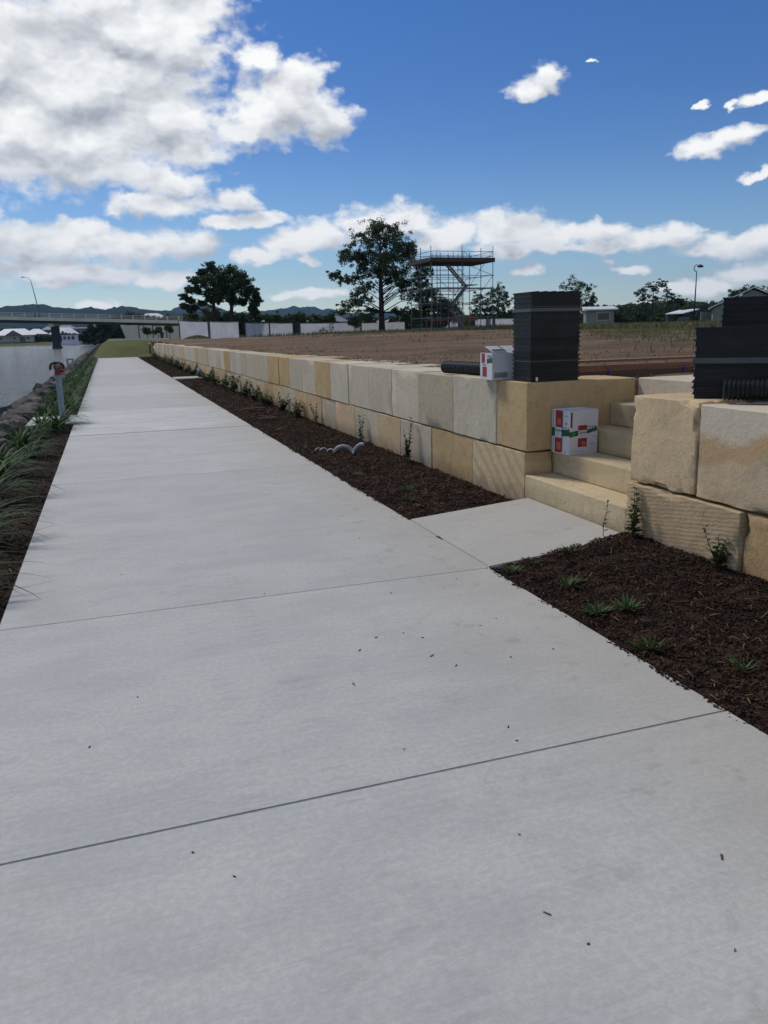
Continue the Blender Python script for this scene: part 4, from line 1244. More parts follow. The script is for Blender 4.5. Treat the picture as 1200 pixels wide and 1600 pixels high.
def flight(x0, z0, x1, z1, y):
    b_ = MB()
    for dy in (-.38, .38):
        b_.box(((x0 + x1) / 2, y + dy, (z0 + z1) / 2), (math.hypot(x1 - x0, z1 - z0), .05, .22), rot=Matrix.Rotation(-math.atan2(z1 - z0, x1 - x0), 3, 'Y'))
    b_.build('stair_stringer', M_GALV, scf)
    n = 9
    for k in range(n):
        t = (k + .5) / n
        q = MB(); q.box((x0 + (x1 - x0) * t, y, z0 + (z1 - z0) * t), (.24, .72, .035)); q.build('tread', M_GALV, scf)
    for hh in (1.0,):
        q = MB(); q.tube([(x0, y - .4, z0 + hh), (x1, y - .4, z1 + hh)], .03, 6); q.build('handrail', M_GALV, scf)
flight(44.9, 7.2, 42.3, 9.9, 98.0); flight(42.6, 4.5, 44.9, 7.2, 97.1); flight(44.9, 1.7, 42.6, 4.5, 98.0)
b_ = MB(); b_.bx(44.6, 46.2, 96.7, 98.5, 7.12, 7.2); b_.bx(41.6, 43, 96.7, 98.5, 4.42, 4.5); b_.build('stair_landing', M_DECK, scf)
b_ = MB(); b_.box((46.9, 95, 2.2), (.5, .4, 1.2)); b_.build('ballast_box', M_GALV, scf)
tag(adopt(scf), 'tall galvanised scaffold tower with a top deck and zigzag stairs', 'scaffold')
b_ = MB()
for k in range(7): b_.tube([(42.8 + k * 1.3, 106 + .1 * (k % 2), 1.4), (42.8 + k * 1.3, 106 + .1 * (k % 2), 3.4)], .03, 5, 1)
V = []
for k in range(60):
    x = 42.8 + k * 7.8 / 59
    V.append((x, 106 + .12 * math.sin(k), 2.75 + .1 * math.sin(k * .7))); V.append((x, 106 + .12 * math.sin(k), 3.3 + .14 * math.sin(k * .5 + 1)))
root = empty('barrier_mesh', (46, 106, 1.4))
b2 = MB(); b2.add(V, [(2 * k, 2 * k + 2, 2 * k + 3, 2 * k + 1) for k in range(59)]); b2.build('mesh_sheet', M_ORB, root)
b_.build('posts_row', M_GALV, root)
tag(adopt(root), 'orange plastic barrier mesh hung behind the scaffold', 'barrier')


# ------------------------------------------------------------------ temporary fence
def fence_panel(p0, p1, label, material=M_MESH, h=2.0, z0=None, z1=None, gap=.02, sag=.0):
    (x0, y0), (x1, y1) = p0, p1
    za, zc = z0, z1
    root = empty('fence_panel', (x0, y0, za))
    for (x, y, z) in ((x0, y0, za), (x1, y1, zc)):
        b_ = MB(); b_.tube([(x, y, z - .15), (x, y, z + h + .06)], .04, 6); b_.build('post', M_GALV, root)
    b_ = MB(); b_.tube([(x0, y0, za + h), (x1, y1, zc + h)], .03, 6); b_.build('top_rail', M_GALV, root)
    V, F = [], []; nx, nz_ = 18, 8
    ph = random.uniform(0, 9)
    d = Vector((x1 - x0, y1 - y0, 0)); nrm = Vector((-d.y, d.x, 0)).normalized()
    for j in range(nz_ + 1):
        for i in range(nx + 1):
            u, v = gap + (1 - 2 * gap) * i / nx, j / nz_
            zz = za + (zc - za) * u + .06 + (h - .1) * v + (1 - v) ** 3 * sag * max(0, math.sin(u * 2.5)) - .05 * math.sin(u * math.pi) * v
            off = .10 * noise.noise((u * 3 + ph, v * 2, 0)) * math.sin(u * math.pi) - .05
            V.append((x0 + d.x * u + nrm.x * off, y0 + d.y * u + nrm.y * off, zz))
    for j in range(nz_):
        for i in range(nx):
            a = j * (nx + 1) + i; F.append((a, a + 1, a + nx + 2, a + nx + 1))
    b_ = MB(); b_.add(V, F); b_.build('shade_cloth', material, root, True)
    tag(adopt(root), label, 'fence panel', 'temporary fence screens round the site')


fence_panel((7.41, 88), (10.87, 92), 'leftmost pale fence screen, its hem lifted off the ground', z0=1.15, z1=1.05, h=2.05, sag=.5)
fence_panel((11.04, 92.2), (15.22, 98), 'pale fence screen in front of the twin pines', z0=1.05, z1=1.08, h=2.05)
fence_panel((16.97, 104), (21.00, 109), 'pale fence screen right of the gap by the twin pines', z0=1.1, z1=1.1, h=1.95)
fence_panel((21.12, 109.2), (25.38, 114), 'pale fence screen left of the dark green gap', z0=1.1, z1=1.1, h=1.95)
fence_panel((25.44, 114.3), (26.45, 114.6), 'narrow dark green screen between pale ones left of the large pine', M_DMESH, z0=1.1, z1=1.1, h=1.9)
fence_panel((26.54, 114.8), (35.57, 117), 'widest pale fence screen with a bare shrub in front', z0=1.1, z1=1.1, h=1.9)
fence_panel((36.90, 118), (40.75, 119), 'pale fence screen under the trunk of the large pine', z0=1.1, z1=1.15, h=1.8)
fence_panel((40.92, 119.2), (44.72, 120), 'pale fence screen with climbing weeds left of the scaffold', z0=1.15, z1=1.2, h=1.8)
fence_panel((44.83, 120.3), (46.58, 120.6), 'narrow dark green screen at the left foot of the scaffold', M_DMESH, z0=1.2, z1=1.2, h=1.8)
fence_panel((51.39, 121), (54.60, 121.6), 'pale fence screen seen through the middle of the scaffold', z0=1.25, z1=1.25, h=1.9)
fence_panel((57.79, 122), (61.58, 123), 'pale fence screen seen through the right bay of the scaffold', z0=1.3, z1=1.3, h=1.9)
fence_panel((61.91, 123.2), (71.87, 125), 'long pale fence screen right of the scaffold behind the tray stack', z0=1.3, z1=1.3, h=1.9)


# ------------------------------------------------------------------ foliage builder
def cards(centres, radii, n_per, size, aspect, seed, squash=.75, hollow=.35):
    r_ = np.random.default_rng(seed)
    C_ = np.repeat(np.array(centres, float), n_per, 0); Rr = np.repeat(np.array(radii, float), n_per)
    n = len(C_)
    d = r_.normal(size=(n, 3)); d /= np.linalg.norm(d, axis=1)[:, None]
    rad = (hollow + (1 - hollow) * r_.random(n) ** .6) * Rr * r_.uniform(.8, 1.15, n)
    P_ = C_ + d * rad[:, None] * np.array([1, 1, squash])
    a = r_.normal(size=(n, 3)); a /= np.linalg.norm(a, axis=1)[:, None]
    b = np.cross(a, r_.normal(size=(n, 3))); b /= np.linalg.norm(b, axis=1)[:, None]
    s_ = size * r_.uniform(.6, 1.3, n)
    a *= (s_ * .5)[:, None]; b *= (s_ * .5 * aspect)[:, None]
    V = np.stack([P_ - a, P_ - b * 1, P_ + a, P_ + b * 1], 1).reshape(-1, 3)
    F = np.arange(4 * n).reshape(n, 4)
    return V, F


def tree(name, base, blobs, label, spread=.6, leaf=M_PINE, trunk_r=.35, px=.1, fork=None, n_per=90, size=.32, seed=0, group=None, limbs=True, depth=.75, squash=.7, sub=5, lean=0.0, cat='tree', top_frac=.92):
    """blobs: (dx, dz, r) in units of px metres about the base; spread in depth to make a round crown"""
    rd = random.Random(seed * 17 + 3)
    B = Vector(base)
    root = empty(name, B)
    # horizontal direction across the line of sight from the walk, and along it
    v = Vector((B.x, B.y, 0)).normalized(); r3 = Vector((v.y, -v.x, 0))
    mxw = max(abs(b[0]) for b in blobs) * px
    cen, rads, keep = [], [], []
    for (dx, dz, rr) in blobs:
        rr *= 1.08
        half = math.sqrt(max(0.05, 1 - min(1, abs(dx * px) / (mxw * 1.08)) ** 2)) * mxw * depth
        for q in (0, 1, 2):
            dep = 0 if q == 0 else rd.uniform(-half, half)
            if q == 2 and rd.random() < .3: continue
            c = B + r3 * (dx * px) + v * (dep + rd.uniform(-.2, .2) * rr * px) + Vector((0, 0, dz * px))
            keep.append((c, rr * px))
            for s_ in range(sub):
                o_ = Vector((rd.gauss(0, 1), rd.gauss(0, 1), rd.gauss(0, .75))) * rr * px * spread
                cen.append((c + o_)[:]); rads.append(rr * px * rd.uniform(.35, .62))
    V, F = cards(cen, rads, n_per, size, .38, seed + 50, squash)
    hmax = max(b[1] for b in blobs) * px
    sb = MB()
    H = hmax * top_frac
    pts = [B + Vector((0, 0, -.4))] + [B + r3 * (lean * t * t * H) + Vector((0, 0, H * t)) + Vector((rd.uniform(-.1, .1), rd.uniform(-.1, .1), 0)) * min(1, H / 8) for t in (.15, .35, .55, .75, 1)]
    sb.tube(pts, [trunk_r * 1.25, trunk_r, trunk_r * .85, trunk_r * .65, trunk_r * .4, trunk_r * .12], 9)
    tr = sb.build('trunk', M_BARK, root, True)
    if limbs:
        lb = MB()
        for (c, rr) in keep:
            if rd.random() < .55: continue
            hz = max(H * .22, min(c.z - B.z - (c - B).xy.length * .35 if hasattr((c - B), 'xy') else 0, H * .95))
            t = hz / H
            s0 = B + r3 * (lean * t * t * H) + Vector((0, 0, hz))
            mid = s0.lerp(c, .5) + Vector((rd.uniform(-.3, .3), rd.uniform(-.3, .3), rr * .9)) * min(1, rr)
            lr = max(.02, trunk_r * .24 * (1 - t * .6))
            lb.tube([s0, mid, c], [lr, lr * .65, lr * .2], 6)
        if lb.v: lb.build('limbs', M_BARK, root, True)
    mesh_np('crown', V, F, leaf, root)
    tag(adopt(root), label, cat, group)
    return root


# large pine left of the scaffold (units 0.0905 m)
bigb = [(0, 158, 14), (-14, 152, 12), (14, 152, 13), (28, 143, 12), (-28, 140, 9), (38, 128, 11), (45, 118, 9), (2, 140, 15), (20, 132, 14), (-12, 136, 11),
        (-52, 122, 9), (-44, 128, 8), (-55, 113, 8), (-40, 116, 9), (-22, 122, 12), (0, 120, 14), (22, 116, 13), (42, 103, 11), (10, 104, 13), (-30, 104, 9),
        (-62, 84, 8), (-70, 88, 6), (-50, 82, 6), (-36, 88, 8), (-20, 92, 9), (30, 96, 13), (50, 88, 11), (46, 72, 11), (30, 82, 11),
        (-28, 70, 9), (-14, 74, 8), (-38, 64, 8), (-44, 52, 8), (-56, 42, 8), (-62, 34, 6), (-36, 46, 8), (-24, 54, 8), (-30, 32, 7), (-22, 24, 7), (-16, 38, 5), (-40, 24, 6), (-46, 18, 5),
        (34, 60, 9), (44, 56, 9), (56, 66, 9), (60, 52, 8), (20, 34, 5), (28, 30, 5), (38, 24, 6), (52, 30, 6), (66, 74, 9), (72, 90, 8), (62, 98, 9), (76, 60, 8)]
random.seed(5)
bigb += [(44 * math.cos(a_) * q_ ** .5 + 4, 124 + 33 * math.sin(a_) * q_ ** .5, 8) for a_, q_ in [(random.uniform(0, 6.28), random.random()) for _ in range(20)]]
bigb += [(56 * math.cos(a_) * q_ ** .5 + 16, 84 + 20 * math.sin(a_) * q_ ** .5, 7) for a_, q_ in [(random.uniform(0, 6.28), random.random()) for _ in range(9)]]
tree('pine_tree', (38.19, 112, 1.2), bigb, 'large open crowned pine with a bare lower trunk left of the scaffold', px=.0935, trunk_r=.42, n_per=27, size=.32, seed=1, sub=7, depth=.85, squash=.7)
twL = [(-14, 96, 8), (-2, 104, 9), (7, 96, 8), (-24, 86, 8), (-10, 84, 10), (6, 84, 11), (-34, 72, 6), (-22, 72, 8), (-8, 68, 9), (8, 68, 9), (-44, 62, 6), (-34, 56, 6), (-44, 48, 6), (-30, 47, 5), (-18, 52, 5), (-4, 58, 7), (6, 58, 6), (-36, 43, 4)]
twR = [(-9, 90, 8), (2, 98, 11), (14, 92, 10), (24, 82, 10), (-20, 82, 10), (0, 82, 13), (14, 76, 11), (32, 70, 9), (-18, 66, 10), (2, 66, 11), (22, 64, 10), (40, 58, 7), (34, 50, 7), (4, 56, 7), (18, 54, 6), (31, 42, 5), (38, 38, 4), (15, 29, 3), (20, 24, 3), (-18, 58, 6)]
tree('pine_tree', (14.30, 112, 1.1), twL, 'left one of the twin pines with a layered dark crown', px=.0905, trunk_r=.34, n_per=40, size=.31, seed=2, sub=11, squash=.65, spread=.4, depth=.6, top_frac=.85)
tree('pine_tree', (16.11, 109, 1.1), twR, 'right one of the twin pines with the fuller domed crown', px=.088, trunk_r=.36, n_per=48, size=.31, seed=3, sub=12, squash=.7, spread=.45, depth=.65, top_frac=.85)
b775 = [(0, 70, 8), (-8, 62, 8), (9, 60, 8), (0, 54, 9), (-14, 50, 7), (13, 48, 7), (-4, 42, 8), (10, 38, 7), (-14, 36, 7), (20, 30, 4), (14, 26, 6), (2, 28, 7), (-12, 24, 6), (24, 24, 4)]
tree('leafy_tree', (67.22, 132, 1.2), b775, 'slender bright leaved tree just right of the scaffold', leaf=M_EUC, px=.107, trunk_r=.16, n_per=34, size=.34, seed=4, sub=5)
tree('leafy_tree', (64.49, 134, 1.2), [(0, 56, 7), (-8, 48, 7), (8, 46, 7), (0, 38, 8), (-10, 32, 7), (10, 30, 7), (0, 22, 7), (-8, 14, 6), (8, 14, 6)], 'shorter tree seen through the right bay of the scaffold', leaf=M_EUC, px=.108, trunk_r=.16, n_per=34, size=.34, seed=5, sub=5)
tree('dark_shrub_tree', (67.44, 128, 1.2), [(0, 22, 6), (8, 20, 5), (-8, 20, 6), (0, 14, 7), (12, 14, 4)], 'low dark tree touching the left side of the tray stack', leaf=M_PINE, px=.104, trunk_r=.12, n_per=40, size=.34, seed=6, sub=5)
for k, (cx, hh, seed_, lb_) in enumerate(((668, 66, 7, 'ragged tree mixed with the left bay of the scaffold'), (692, 52, 8, 'grey green tree behind the scaffold stairs'), (712, 44, 9, 'low tree behind the right foot of the scaffold stairs'))):
    bl = [(random.uniform(-18, 18) * (1 - .3 * q / hh), q, random.uniform(5, 9)) for q in np.linspace(14, hh, 15)]
    tree('leafy_tree', (49.50 + (cx - 692) * .098, 116 + k, 1.2), bl, lb_, leaf=(M_PINE, M_EUC, M_EUC)[k], px=.094, trunk_r=.14, n_per=26, size=.36, seed=seed_, sub=5)
b900 = [(-4, 72, 9), (8, 70, 8), (-18, 66, 7), (18, 62, 7), (0, 60, 10), (-12, 54, 9), (14, 52, 8), (24, 50, 6), (-30, 50, 6), (-24, 46, 6), (0, 46, 9), (22, 40, 6), (30, 34, 4), (16, 38, 6), (-14, 42, 7), (6, 36, 6), (28, 44, 4)]
tree('leafy_tree', (78.88, 125, 1.1), b900, 'airy tree rising behind the tall tray stack', leaf=M_EUC, px=.108, trunk_r=.2, n_per=24, size=.34, seed=10, sub=5, top_frac=.8)
b1020 = [(8, 66, 6), (14, 62, 5), (-4, 62, 6), (-14, 56, 5), (-22, 52, 4), (2, 56, 5), (18, 52, 6), (22, 46, 5), (30, 42, 5), (36, 38, 5), (40, 34, 4), (-16, 42, 5), (-8, 38, 5), (4, 44, 4), (26, 36, 5), (-12, 48, 5)]
tree('pine_tree', (91.00, 120, 1.0), b1020, 'thin windswept pine standing alone right of the tall tray stack', px=.116, trunk_r=.2, n_per=26, size=.32, seed=11, sub=5, squash=.45, top_frac=.9)
b1170 = [(-16, 42, 7), (-4, 46, 9), (8, 46, 9), (18, 40, 8), (-22, 34, 7), (-6, 34, 10), (10, 32, 10), (24, 30, 9), (0, 22, 9), (30, 44, 9), (42, 36, 9)]
tree('leafy_tree', (97.67, 105, 1.0), b1170, 'dense dark tree behind the right hand house roof', leaf=M_PINE, px=.115, trunk_r=.25, n_per=46, size=.34, seed=12, sub=6)
b320 = [(random.uniform(-26, 26), random.uniform(8, 26), random.uniform(7, 10)) for q in range(16)]
tree('leafy_tree', (27.31, 260, 1.0), b320, 'broad dark tree left of the twin pines', leaf=M_PINE, px=.21, trunk_r=.3, n_per=44, size=.8, seed=13, sub=5)
tree('leafy_tree', (21.87, 270, 1.0), [(random.uniform(-10, 10), random.uniform(16, 32), 7) for q in range(10)], 'low dark tree above the right end of the bridge', leaf=M_PINE, px=.22, trunk_r=.3, n_per=40, size=.8, seed=14, sub=5)
for k, (cx, hh, lb_) in enumerate(((318, 30, 'yellow green bush behind the left pine trunk'), (345, 24, 'yellow green bush between the twin pine trunks'), (352, 36, 'dark bush at the foot of the right pine'), (384, 28, 'small dark tree right of the twin pines'), (560, 24, 'bright green round bush left of the large pine trunk'), (614, 22, 'grey green bush right of the large pine trunk'), (638, 30, 'dark bush at the left foot of the scaffold'))):
    bl = [(random.uniform(-12, 12), random.uniform(5, hh), random.uniform(4, 7)) for q in range(12)]
    xs_ = 15.86 + (cx - 338) * .1135
    tree('bush', (xs_, 126 + (cx - 338) * .01, 1.0), bl, lb_, leaf=(M_HEDGE, M_HEDGE, M_PINE, M_EUC, M_HEDGE, M_EUC, M_PINE)[k], px=.135, trunk_r=.08, n_per=36, size=.34, seed=20 + k, sub=4, limbs=False, cat='bush', group='bushes behind the fence')
hx0, hx1 = 20.28, 36.80
for k in range(14):
    x = hx0 + (hx1 - hx0) * k / 13
    bl = [(random.uniform(-9, 9), random.uniform(6, 31), random.uniform(4, 6)) for q in range(13)]
    tree('hedge_bush', (x, 129 + k * .35, 1.1), bl, 'bright green hedge bush in the row behind the fence screens', leaf=M_HEDGE, px=.104, trunk_r=.07, n_per=30, size=.30, seed=40 + k, sub=4, limbs=False, cat='bush', group='hedge row behind the fence')
# young staked trees before the bridge abutment
for k, (cx, tp, lb_) in enumerate(((232, 513, 'young tree leftmost of three before the bridge abutment'), (248, 512, 'young round tree middle of three before the bridge abutment'), (264, 516, 'young spreading tree nearest the fence by the abutment'))):
    bl = [(random.uniform(-4.5, 4.5), random.uniform(7, 15), random.uniform(2, 3.2)) for q in range(8)]
    tree('young_tree', (8.98 + (cx - 248) * .122, 150, 1.35), bl, lb_, leaf=M_HEDGE, px=.125, trunk_r=.06, n_per=30, size=.26, seed=60 + k, sub=4, limbs=False)
b_ = MB(); b_.tube([(7.64, 120, 1.3), (7.64, 120, 2.1)], [.22, .22], 10); b_.tube([(7.64, 120, 2.1), (7.64, 120, 2.25)], [.24, .16], 10)
tag(b_.build('litter_bin', M_RUBBER, None, True, 30), 'small dark bin on the grass before the bridge abutment', 'bin')
b_ = MB(); b_.tube([(3.5, 72, .1), (3.5, 72, .98)], .07, 8); b_.tube([(3.5, 72, .98), (3.5, 72, 1.12)], [.09, .06], 8, 1)
tag(b_.build('path_bollard', [M_TIMB, M_WHITE]), 'small white topped bollard at the far end of the wall', 'bollard')
# bare shrub in front of the widest screen
tree('bare_shrub', (29.78, 112, 1.1), [(random.uniform(-9, 9), random.uniform(2, 17), 4) for q in range(10)], 'thin bare shrub in front of the widest fence screen', leaf=M_EUC, px=.094, trunk_r=.03, n_per=5, size=.22, seed=70, sub=3, cat='bush')

# right hand bush belt and trees
for k, (cx, tp, wd, d, lf, lb_) in enumerate(((955, 488, 12, 118, M_PINE, 'dark bush beside the small flat roofed house'), (975, 495, 16, 112, M_EUC, 'rounded green bush left of the windswept pine'), (1000, 486, 18, 128, M_PINE, 'dark tall bush behind the windswept pine'),
        (1040, 484, 18, 126, M_EUC, 'green bush right of the windswept pine'), (1028, 498, 14, 108, M_HEDGE, 'yellow green bush at the foot of the windswept pine'), (1062, 486, 10, 110, M_EUC, 'dark bush left of the curved street lamp'), (1090, 474, 5, 100, M_HEDGE, 'slim yellow green tree right of the curved street lamp'), (1110, 500, 12, 104, M_EUC, 'low bush before the green gabled house'))):
    hh = (512 - tp) * 1.0
    bl = [(random.uniform(-wd, wd) * .8, random.uniform(3, hh), random.uniform(4, 7)) for q in range(12)]
    tree('bush', (88.60 / 120 * d + (cx - 1000) * .105 * d / 120, d, 1.05), bl, lb_, leaf=lf, px=d / 1237, trunk_r=.1, n_per=34, size=.34, seed=80 + k, sub=4, limbs=False, cat='bush', group='bushes behind the dry grass')


# dry grass belt on the site
def grass_belt(name, n, xf, yf, hmin, hmax, material, label, wd=.02, keep=None):
    x = xf(rng.random(n)); y = yf(rng.random(n))
    if keep:
        k_ = np.array([keep(a, b) for a, b in zip(x, y)]); x, y = x[k_], y[k_]; n = len(x)
    z = np.array([z_site(a, b) for a, b in zip(x, y)])
    a = rng.uniform(0, 6.28, n); h_ = rng.uniform(hmin, hmax, n)
    d = np.stack([np.cos(a), np.sin(a), np.zeros(n)], 1); w_ = d * wd
    lean = np.stack([np.sin(a * 3), np.cos(a * 5), np.zeros(n)], 1) * (h_ * rng.uniform(.1, .9, n))[:, None]
    P0 = np.stack([x, y, z - .02], 1)
    V = np.stack([P0 - w_, P0 + w_, P0 + lean * .5 + w_ * .5 + np.array([0, 0, 1]) * (h_ * .6)[:, None], P0 + lean + np.array([0, 0, 1]) * h_[:, None]], 1).reshape(-1, 3)
    o = mesh_np(name, V, np.arange(4 * n).reshape(n, 4), material)
    return tag(o, label, kind='stuff')


def clumpy(xf, yf, thr, scale):
    pass


grass_belt('dry_grass', 42000, xr(46, 118), lambda u: 58 + 52 * u, .25, .75, M_DRYG, 'belt of tall dry grass across the back of the site', .045)
grass_belt('dry_grass', 80000, lambda u: 10 + 62 * u, lambda u: 13 + 47 * u ** .8, .05, .24, M_DRYG, 'rough dry grass and weeds on the right side of the site', .011,
           keep=lambda x, y: x > .62 * y + 1.5 + 3 * noise.noise((y * .2, 1, 1)) and noise.fractal((x * .25, y * .3, 4), 1, 2, 4) > -.12 - .02 * (y - 20))
grass_belt('dry_grass', 9000, xr(26, 66), lambda u: 84 + 26 * u ** .8, .1, .4, M_DRYG, 'thin dry grass round the scaffold feet', .04)
grass_belt('dry_grass', 16000, lambda u: 14 + 75 * u, lambda u: 30 + 45 * u ** .7, .05, .22, M_DRYG, 'patchy low dry grass on the graded site', .03, keep=lambda x, y: noise.fractal((x * .09, y * .16, 7), 1, 2, 4) > .12 + (60 - y) * .008)
grass_belt('weeds', 5000, xr(10, 70), lambda u: 103 + 16 * u, .15, .6, M_DRYG, 'weeds along the foot of the fence screens', .05)
grass_belt('dry_grass', 1200, lambda u: 4.1 + 5 * u ** 1.5, lambda u: 6.9 + 10 * u ** 1.5, .03, .11, M_DRYG, 'sparse straw tufts behind the top of the wall', .003)


# ------------------------------------------------------------------ street lamp, houses, shed, car
lx = 51.64
sl = empty('street_lamp', (lx, 62, 1.1))
b_ = MB(); b_.tube([(lx, 62, 1.0), (lx, 62, 6.2)], [.07, .045], 8); b_.build('pole', M_RUBBER, sl, True)
b_ = MB(); b_.tube([Vector((lx + .02 + .33 * math.cos(a), 62 , 6.5 + .3 * math.sin(a))) for a in np.linspace(-math.pi / 2, -1.6 * math.pi, 14)], .035, 6); b_.build('curved_arm', M_RUBBER, sl, True)
b_ = MB(); b_.tube([(lx + .38, 62, 6.86), (lx + .38, 62, 6.78), (lx + .38, 62, 6.70), (lx + .38, 62, 6.58)], [.04, .12, .30, .22], 12); b_.build('lamp_head', M_RUBBER, sl, True, 40)
tag(adopt(sl), 'dark street lamp with a curved hook arm behind the dry grass', 'street lamp')


def house(name, x, y, wx, dy, h, z, label, wall=M_WALL, roof=M_ROOFW, rh=1.6, rtype='hip', wins=(), eave=.5, windz=(1.0, 2.1), group=None, door=None, turn=0):
    root = empty(name, (x, y, z))
    b_ = MB(); b_.bx(x, x + wx, y, y + dy, z - .3, z + h); b_.build('wall', wall, root)
    e = eave; zt = z + h + .01
    rb = MB()
    x0, x1, y0, y1 = x - e, x + wx + e, y - e, y + dy + e
    if rtype == 'hip':
        ins = min(wx, dy) / 2
        ry = (y0 + y1) / 2
        rb.add([(x0, y0, zt), (x1, y0, zt), (x1, y1, zt), (x0, y1, zt), (x0 + ins, ry, zt + rh), (x1 - ins, ry, zt + rh)], [(0, 1, 5, 4), (1, 2, 5), (2, 3, 4, 5), (3, 0, 4), (3, 2, 1, 0)])
    elif rtype == 'gable_front':
        xm = (x0 + x1) / 2
        rb.add([(x0, y0, zt), (x1, y0, zt), (xm, y0, zt + rh), (x0, y1, zt), (x1, y1, zt), (xm, y1, zt + rh), (x0, y0, zt + .15), (x1, y0, zt + .15), (xm, y0, zt + rh + .15), (x0, y1, zt + .15), (x1, y1, zt + .15), (xm, y1, zt + rh + .15)],
               [(0, 2, 8, 6), (2, 1, 7, 8), (3, 9, 11, 5), (5, 11, 10, 4), (6, 8, 11, 9), (8, 7, 10, 11), (0, 3, 5, 2), (2, 5, 4, 1), (0, 6, 9, 3), (1, 4, 10, 7)])
        gw = MB(); gw.prism([(x, z + h), (x + wx, z + h), (xm, z + h + rh * wx / (wx + 2 * e))], 'y', y + .01, y + dy - .01); gw.build('gable', wall, root)
    else:   # skillion
        rb.add([(x0, y0, zt), (x1, y0, zt), (x1, y1, zt + rh), (x0, y1, zt + rh), (x0, y0, zt + .18), (x1, y0, zt + .18), (x1, y1, zt + rh + .18), (x0, y1, zt + rh + .18)], [(3, 2, 1, 0), (4, 5, 6, 7), (0, 1, 5, 4), (1, 2, 6, 5), (2, 3, 7, 6), (3, 0, 4, 7)])
    rb.build('roof', roof, root)
    for (u, ww) in wins:
        xx = x + wx * u
        f = MB(); f.bx(xx - .08, xx + ww + .08, y - .05, y - .002, z + windz[0] - .08, z + windz[1] + .08); fo = f.build('window', M_WHITE, root)
        g_ = MB(); g_.bx(xx, xx + ww, y - .07, y - .052, z + windz[0], z + windz[1]); g_.build('pane', M_GLASS, fo)
    if door:
        xx = x + wx * door[0]
        d_ = MB(); d_.bx(xx, xx + door[1], y - .06, y - .002, z - .1, z + 2.2); d_.build('door', M_GLASS, root)
    tag(adopt(root), label, 'house', group)
    root.rotation_euler = (0, 0, R(turn))
    return root


# far bank houses
house('riverside_house', -47.86, 412, 16, 9, 2.9, .9, 'white roofed bungalow on the far bank at the left edge', rh=3.0, wins=((.08, 1.5), (.45, 1.2), (.80, 1.5)), eave=.9, door=(.62, 2.4))
gb = MB(); gx = -40.18; gb.prism([(gx - 3.5, 3.9), (gx + 3.5, 3.9), (gx, 6.1)], 'y', 410.4, 412)
tag(gb.build('porch_gable', M_WALLD), 'dark triangular porch gable on the white roofed bungalow', 'gable')
house('riverside_house', -58.02, 420, 9, 9, 2.9, .9, 'white roofed house cut off by the left frame edge', rh=2.4, wins=((.3, 1.5),))
house('riverside_house', -37.65, 440, 10, 8, 3.0, 1.3, 'white roofed house behind the hedge right of the bungalow', rh=2.6, wins=((.2, 2), (.6, 2)), wall=M_WALLD)
house('riverside_house', -25.53, 425, 13, 8, 3.0, .9, 'large white roofed house behind the bridge pier', rh=3.2, wins=((.6, 1.6), (.8, 1.4)))
house('riverside_house', -31.97, 470, 18, 8, 3.6, 3.0, 'dark grey roofed house above the others behind the pier', rh=2.2, roof=M_ROOFG, wall=M_WALLD)
house('riverside_house', -15.45, 450, 9, 8, 5.6, 1.0, 'grey two storey house right of the pier', rh=.5, rtype='skillion', roof=M_ROOFG, wall=M_WALLD, wins=((.1, 2.6), (.55, 2.6)), windz=(3.4, 4.8))
house('riverside_house', -6.86, 440, 5, 6, 6.2, 1.0, 'narrow white two storey house near the right bank', rh=1.0, wall=M_WHITE, wins=((.2, 1.2), (.6, 1.2)), windz=(3.6, 4.8))
house('long_building', 10.64, 300, 12, 10, 5.0, 2.2, 'long white roofed building above the end of the bridge', rh=2.6, wall=M_WALLG, eave=1.0)
# beyond the fence
house('warehouse', 40.35, 230, 7, 14, 2.5, 1.0, 'white roofed shed behind the hedge', rh=2.4, rtype='skillion')
house('warehouse', 47.42, 236, 7, 12, 3.4, 1.0, 'grey roofed shed right of the white roofed one', roof=M_ROOFG, wall=M_WALLD, rh=1.5, rtype='skillion')
house('townhouse', 48.33, 210, 3.6, 8, 3.6, 1.0, 'small white roofed unit between grey roofs', rh=1.1, rtype='hip')
house('townhouse', 49.48, 200, 4.2, 9, 3.3, 1.0, 'dark skillion roofed unit left of the pale walled one', roof=M_ROOFG, wall=M_WALLD, rh=1.4, rtype='skillion')
house('townhouse', 50.33, 190, 5.4, 9, 2.9, 1.0, 'pale walled unit with a wide dark skillion roof', roof=M_ROOFG, wall=M_WALL, rh=1.5, rtype='skillion', wins=((.12, 1.2), (.6, 1.0)), eave=.8)
house('warehouse', 73.46, 230, 7.5, 14, 2.2, 1.0, 'white roofed shed behind the trunk of the large pine', rh=1.9, rtype='skillion')
house('townhouse', 67.84, 190, 4.4, 8, 2.7, 1.0, 'small grey hip roofed house left of the scaffold', rh=1.3, roof=M_ROOFG)
house('site_office', 72.46, 112, 4.3, 5, 3.0, 1.0, 'small grey green house with a pale flat roof right of the tall trays', wall=M_WALLG, rh=.5, rtype='skillion', roof=M_ROOFW, wins=((.40, 1.9),), windz=(1.5, 2.6), eave=.55, turn=-28)
house('green_house', 79.76, 92, 10, 9, 2.6, .9, 'green gabled house behind the right hand tray stacks', wall=M_WALLG, rh=2.6, rtype='gable_front', roof=M_ROOFW, eave=.5, wins=((.14, .8),), windz=(.8, 1.7), turn=-40)
b_ = MB(); b_.bx(84.57, 86.69, 100, 100.2, .9, 3.2)
tag(b_.build('side_fence', M_WALLG), 'grey green paling fence joining the gabled house', 'fence')
shx = 79.24
root = empty('carport', (shx, 98, 1))
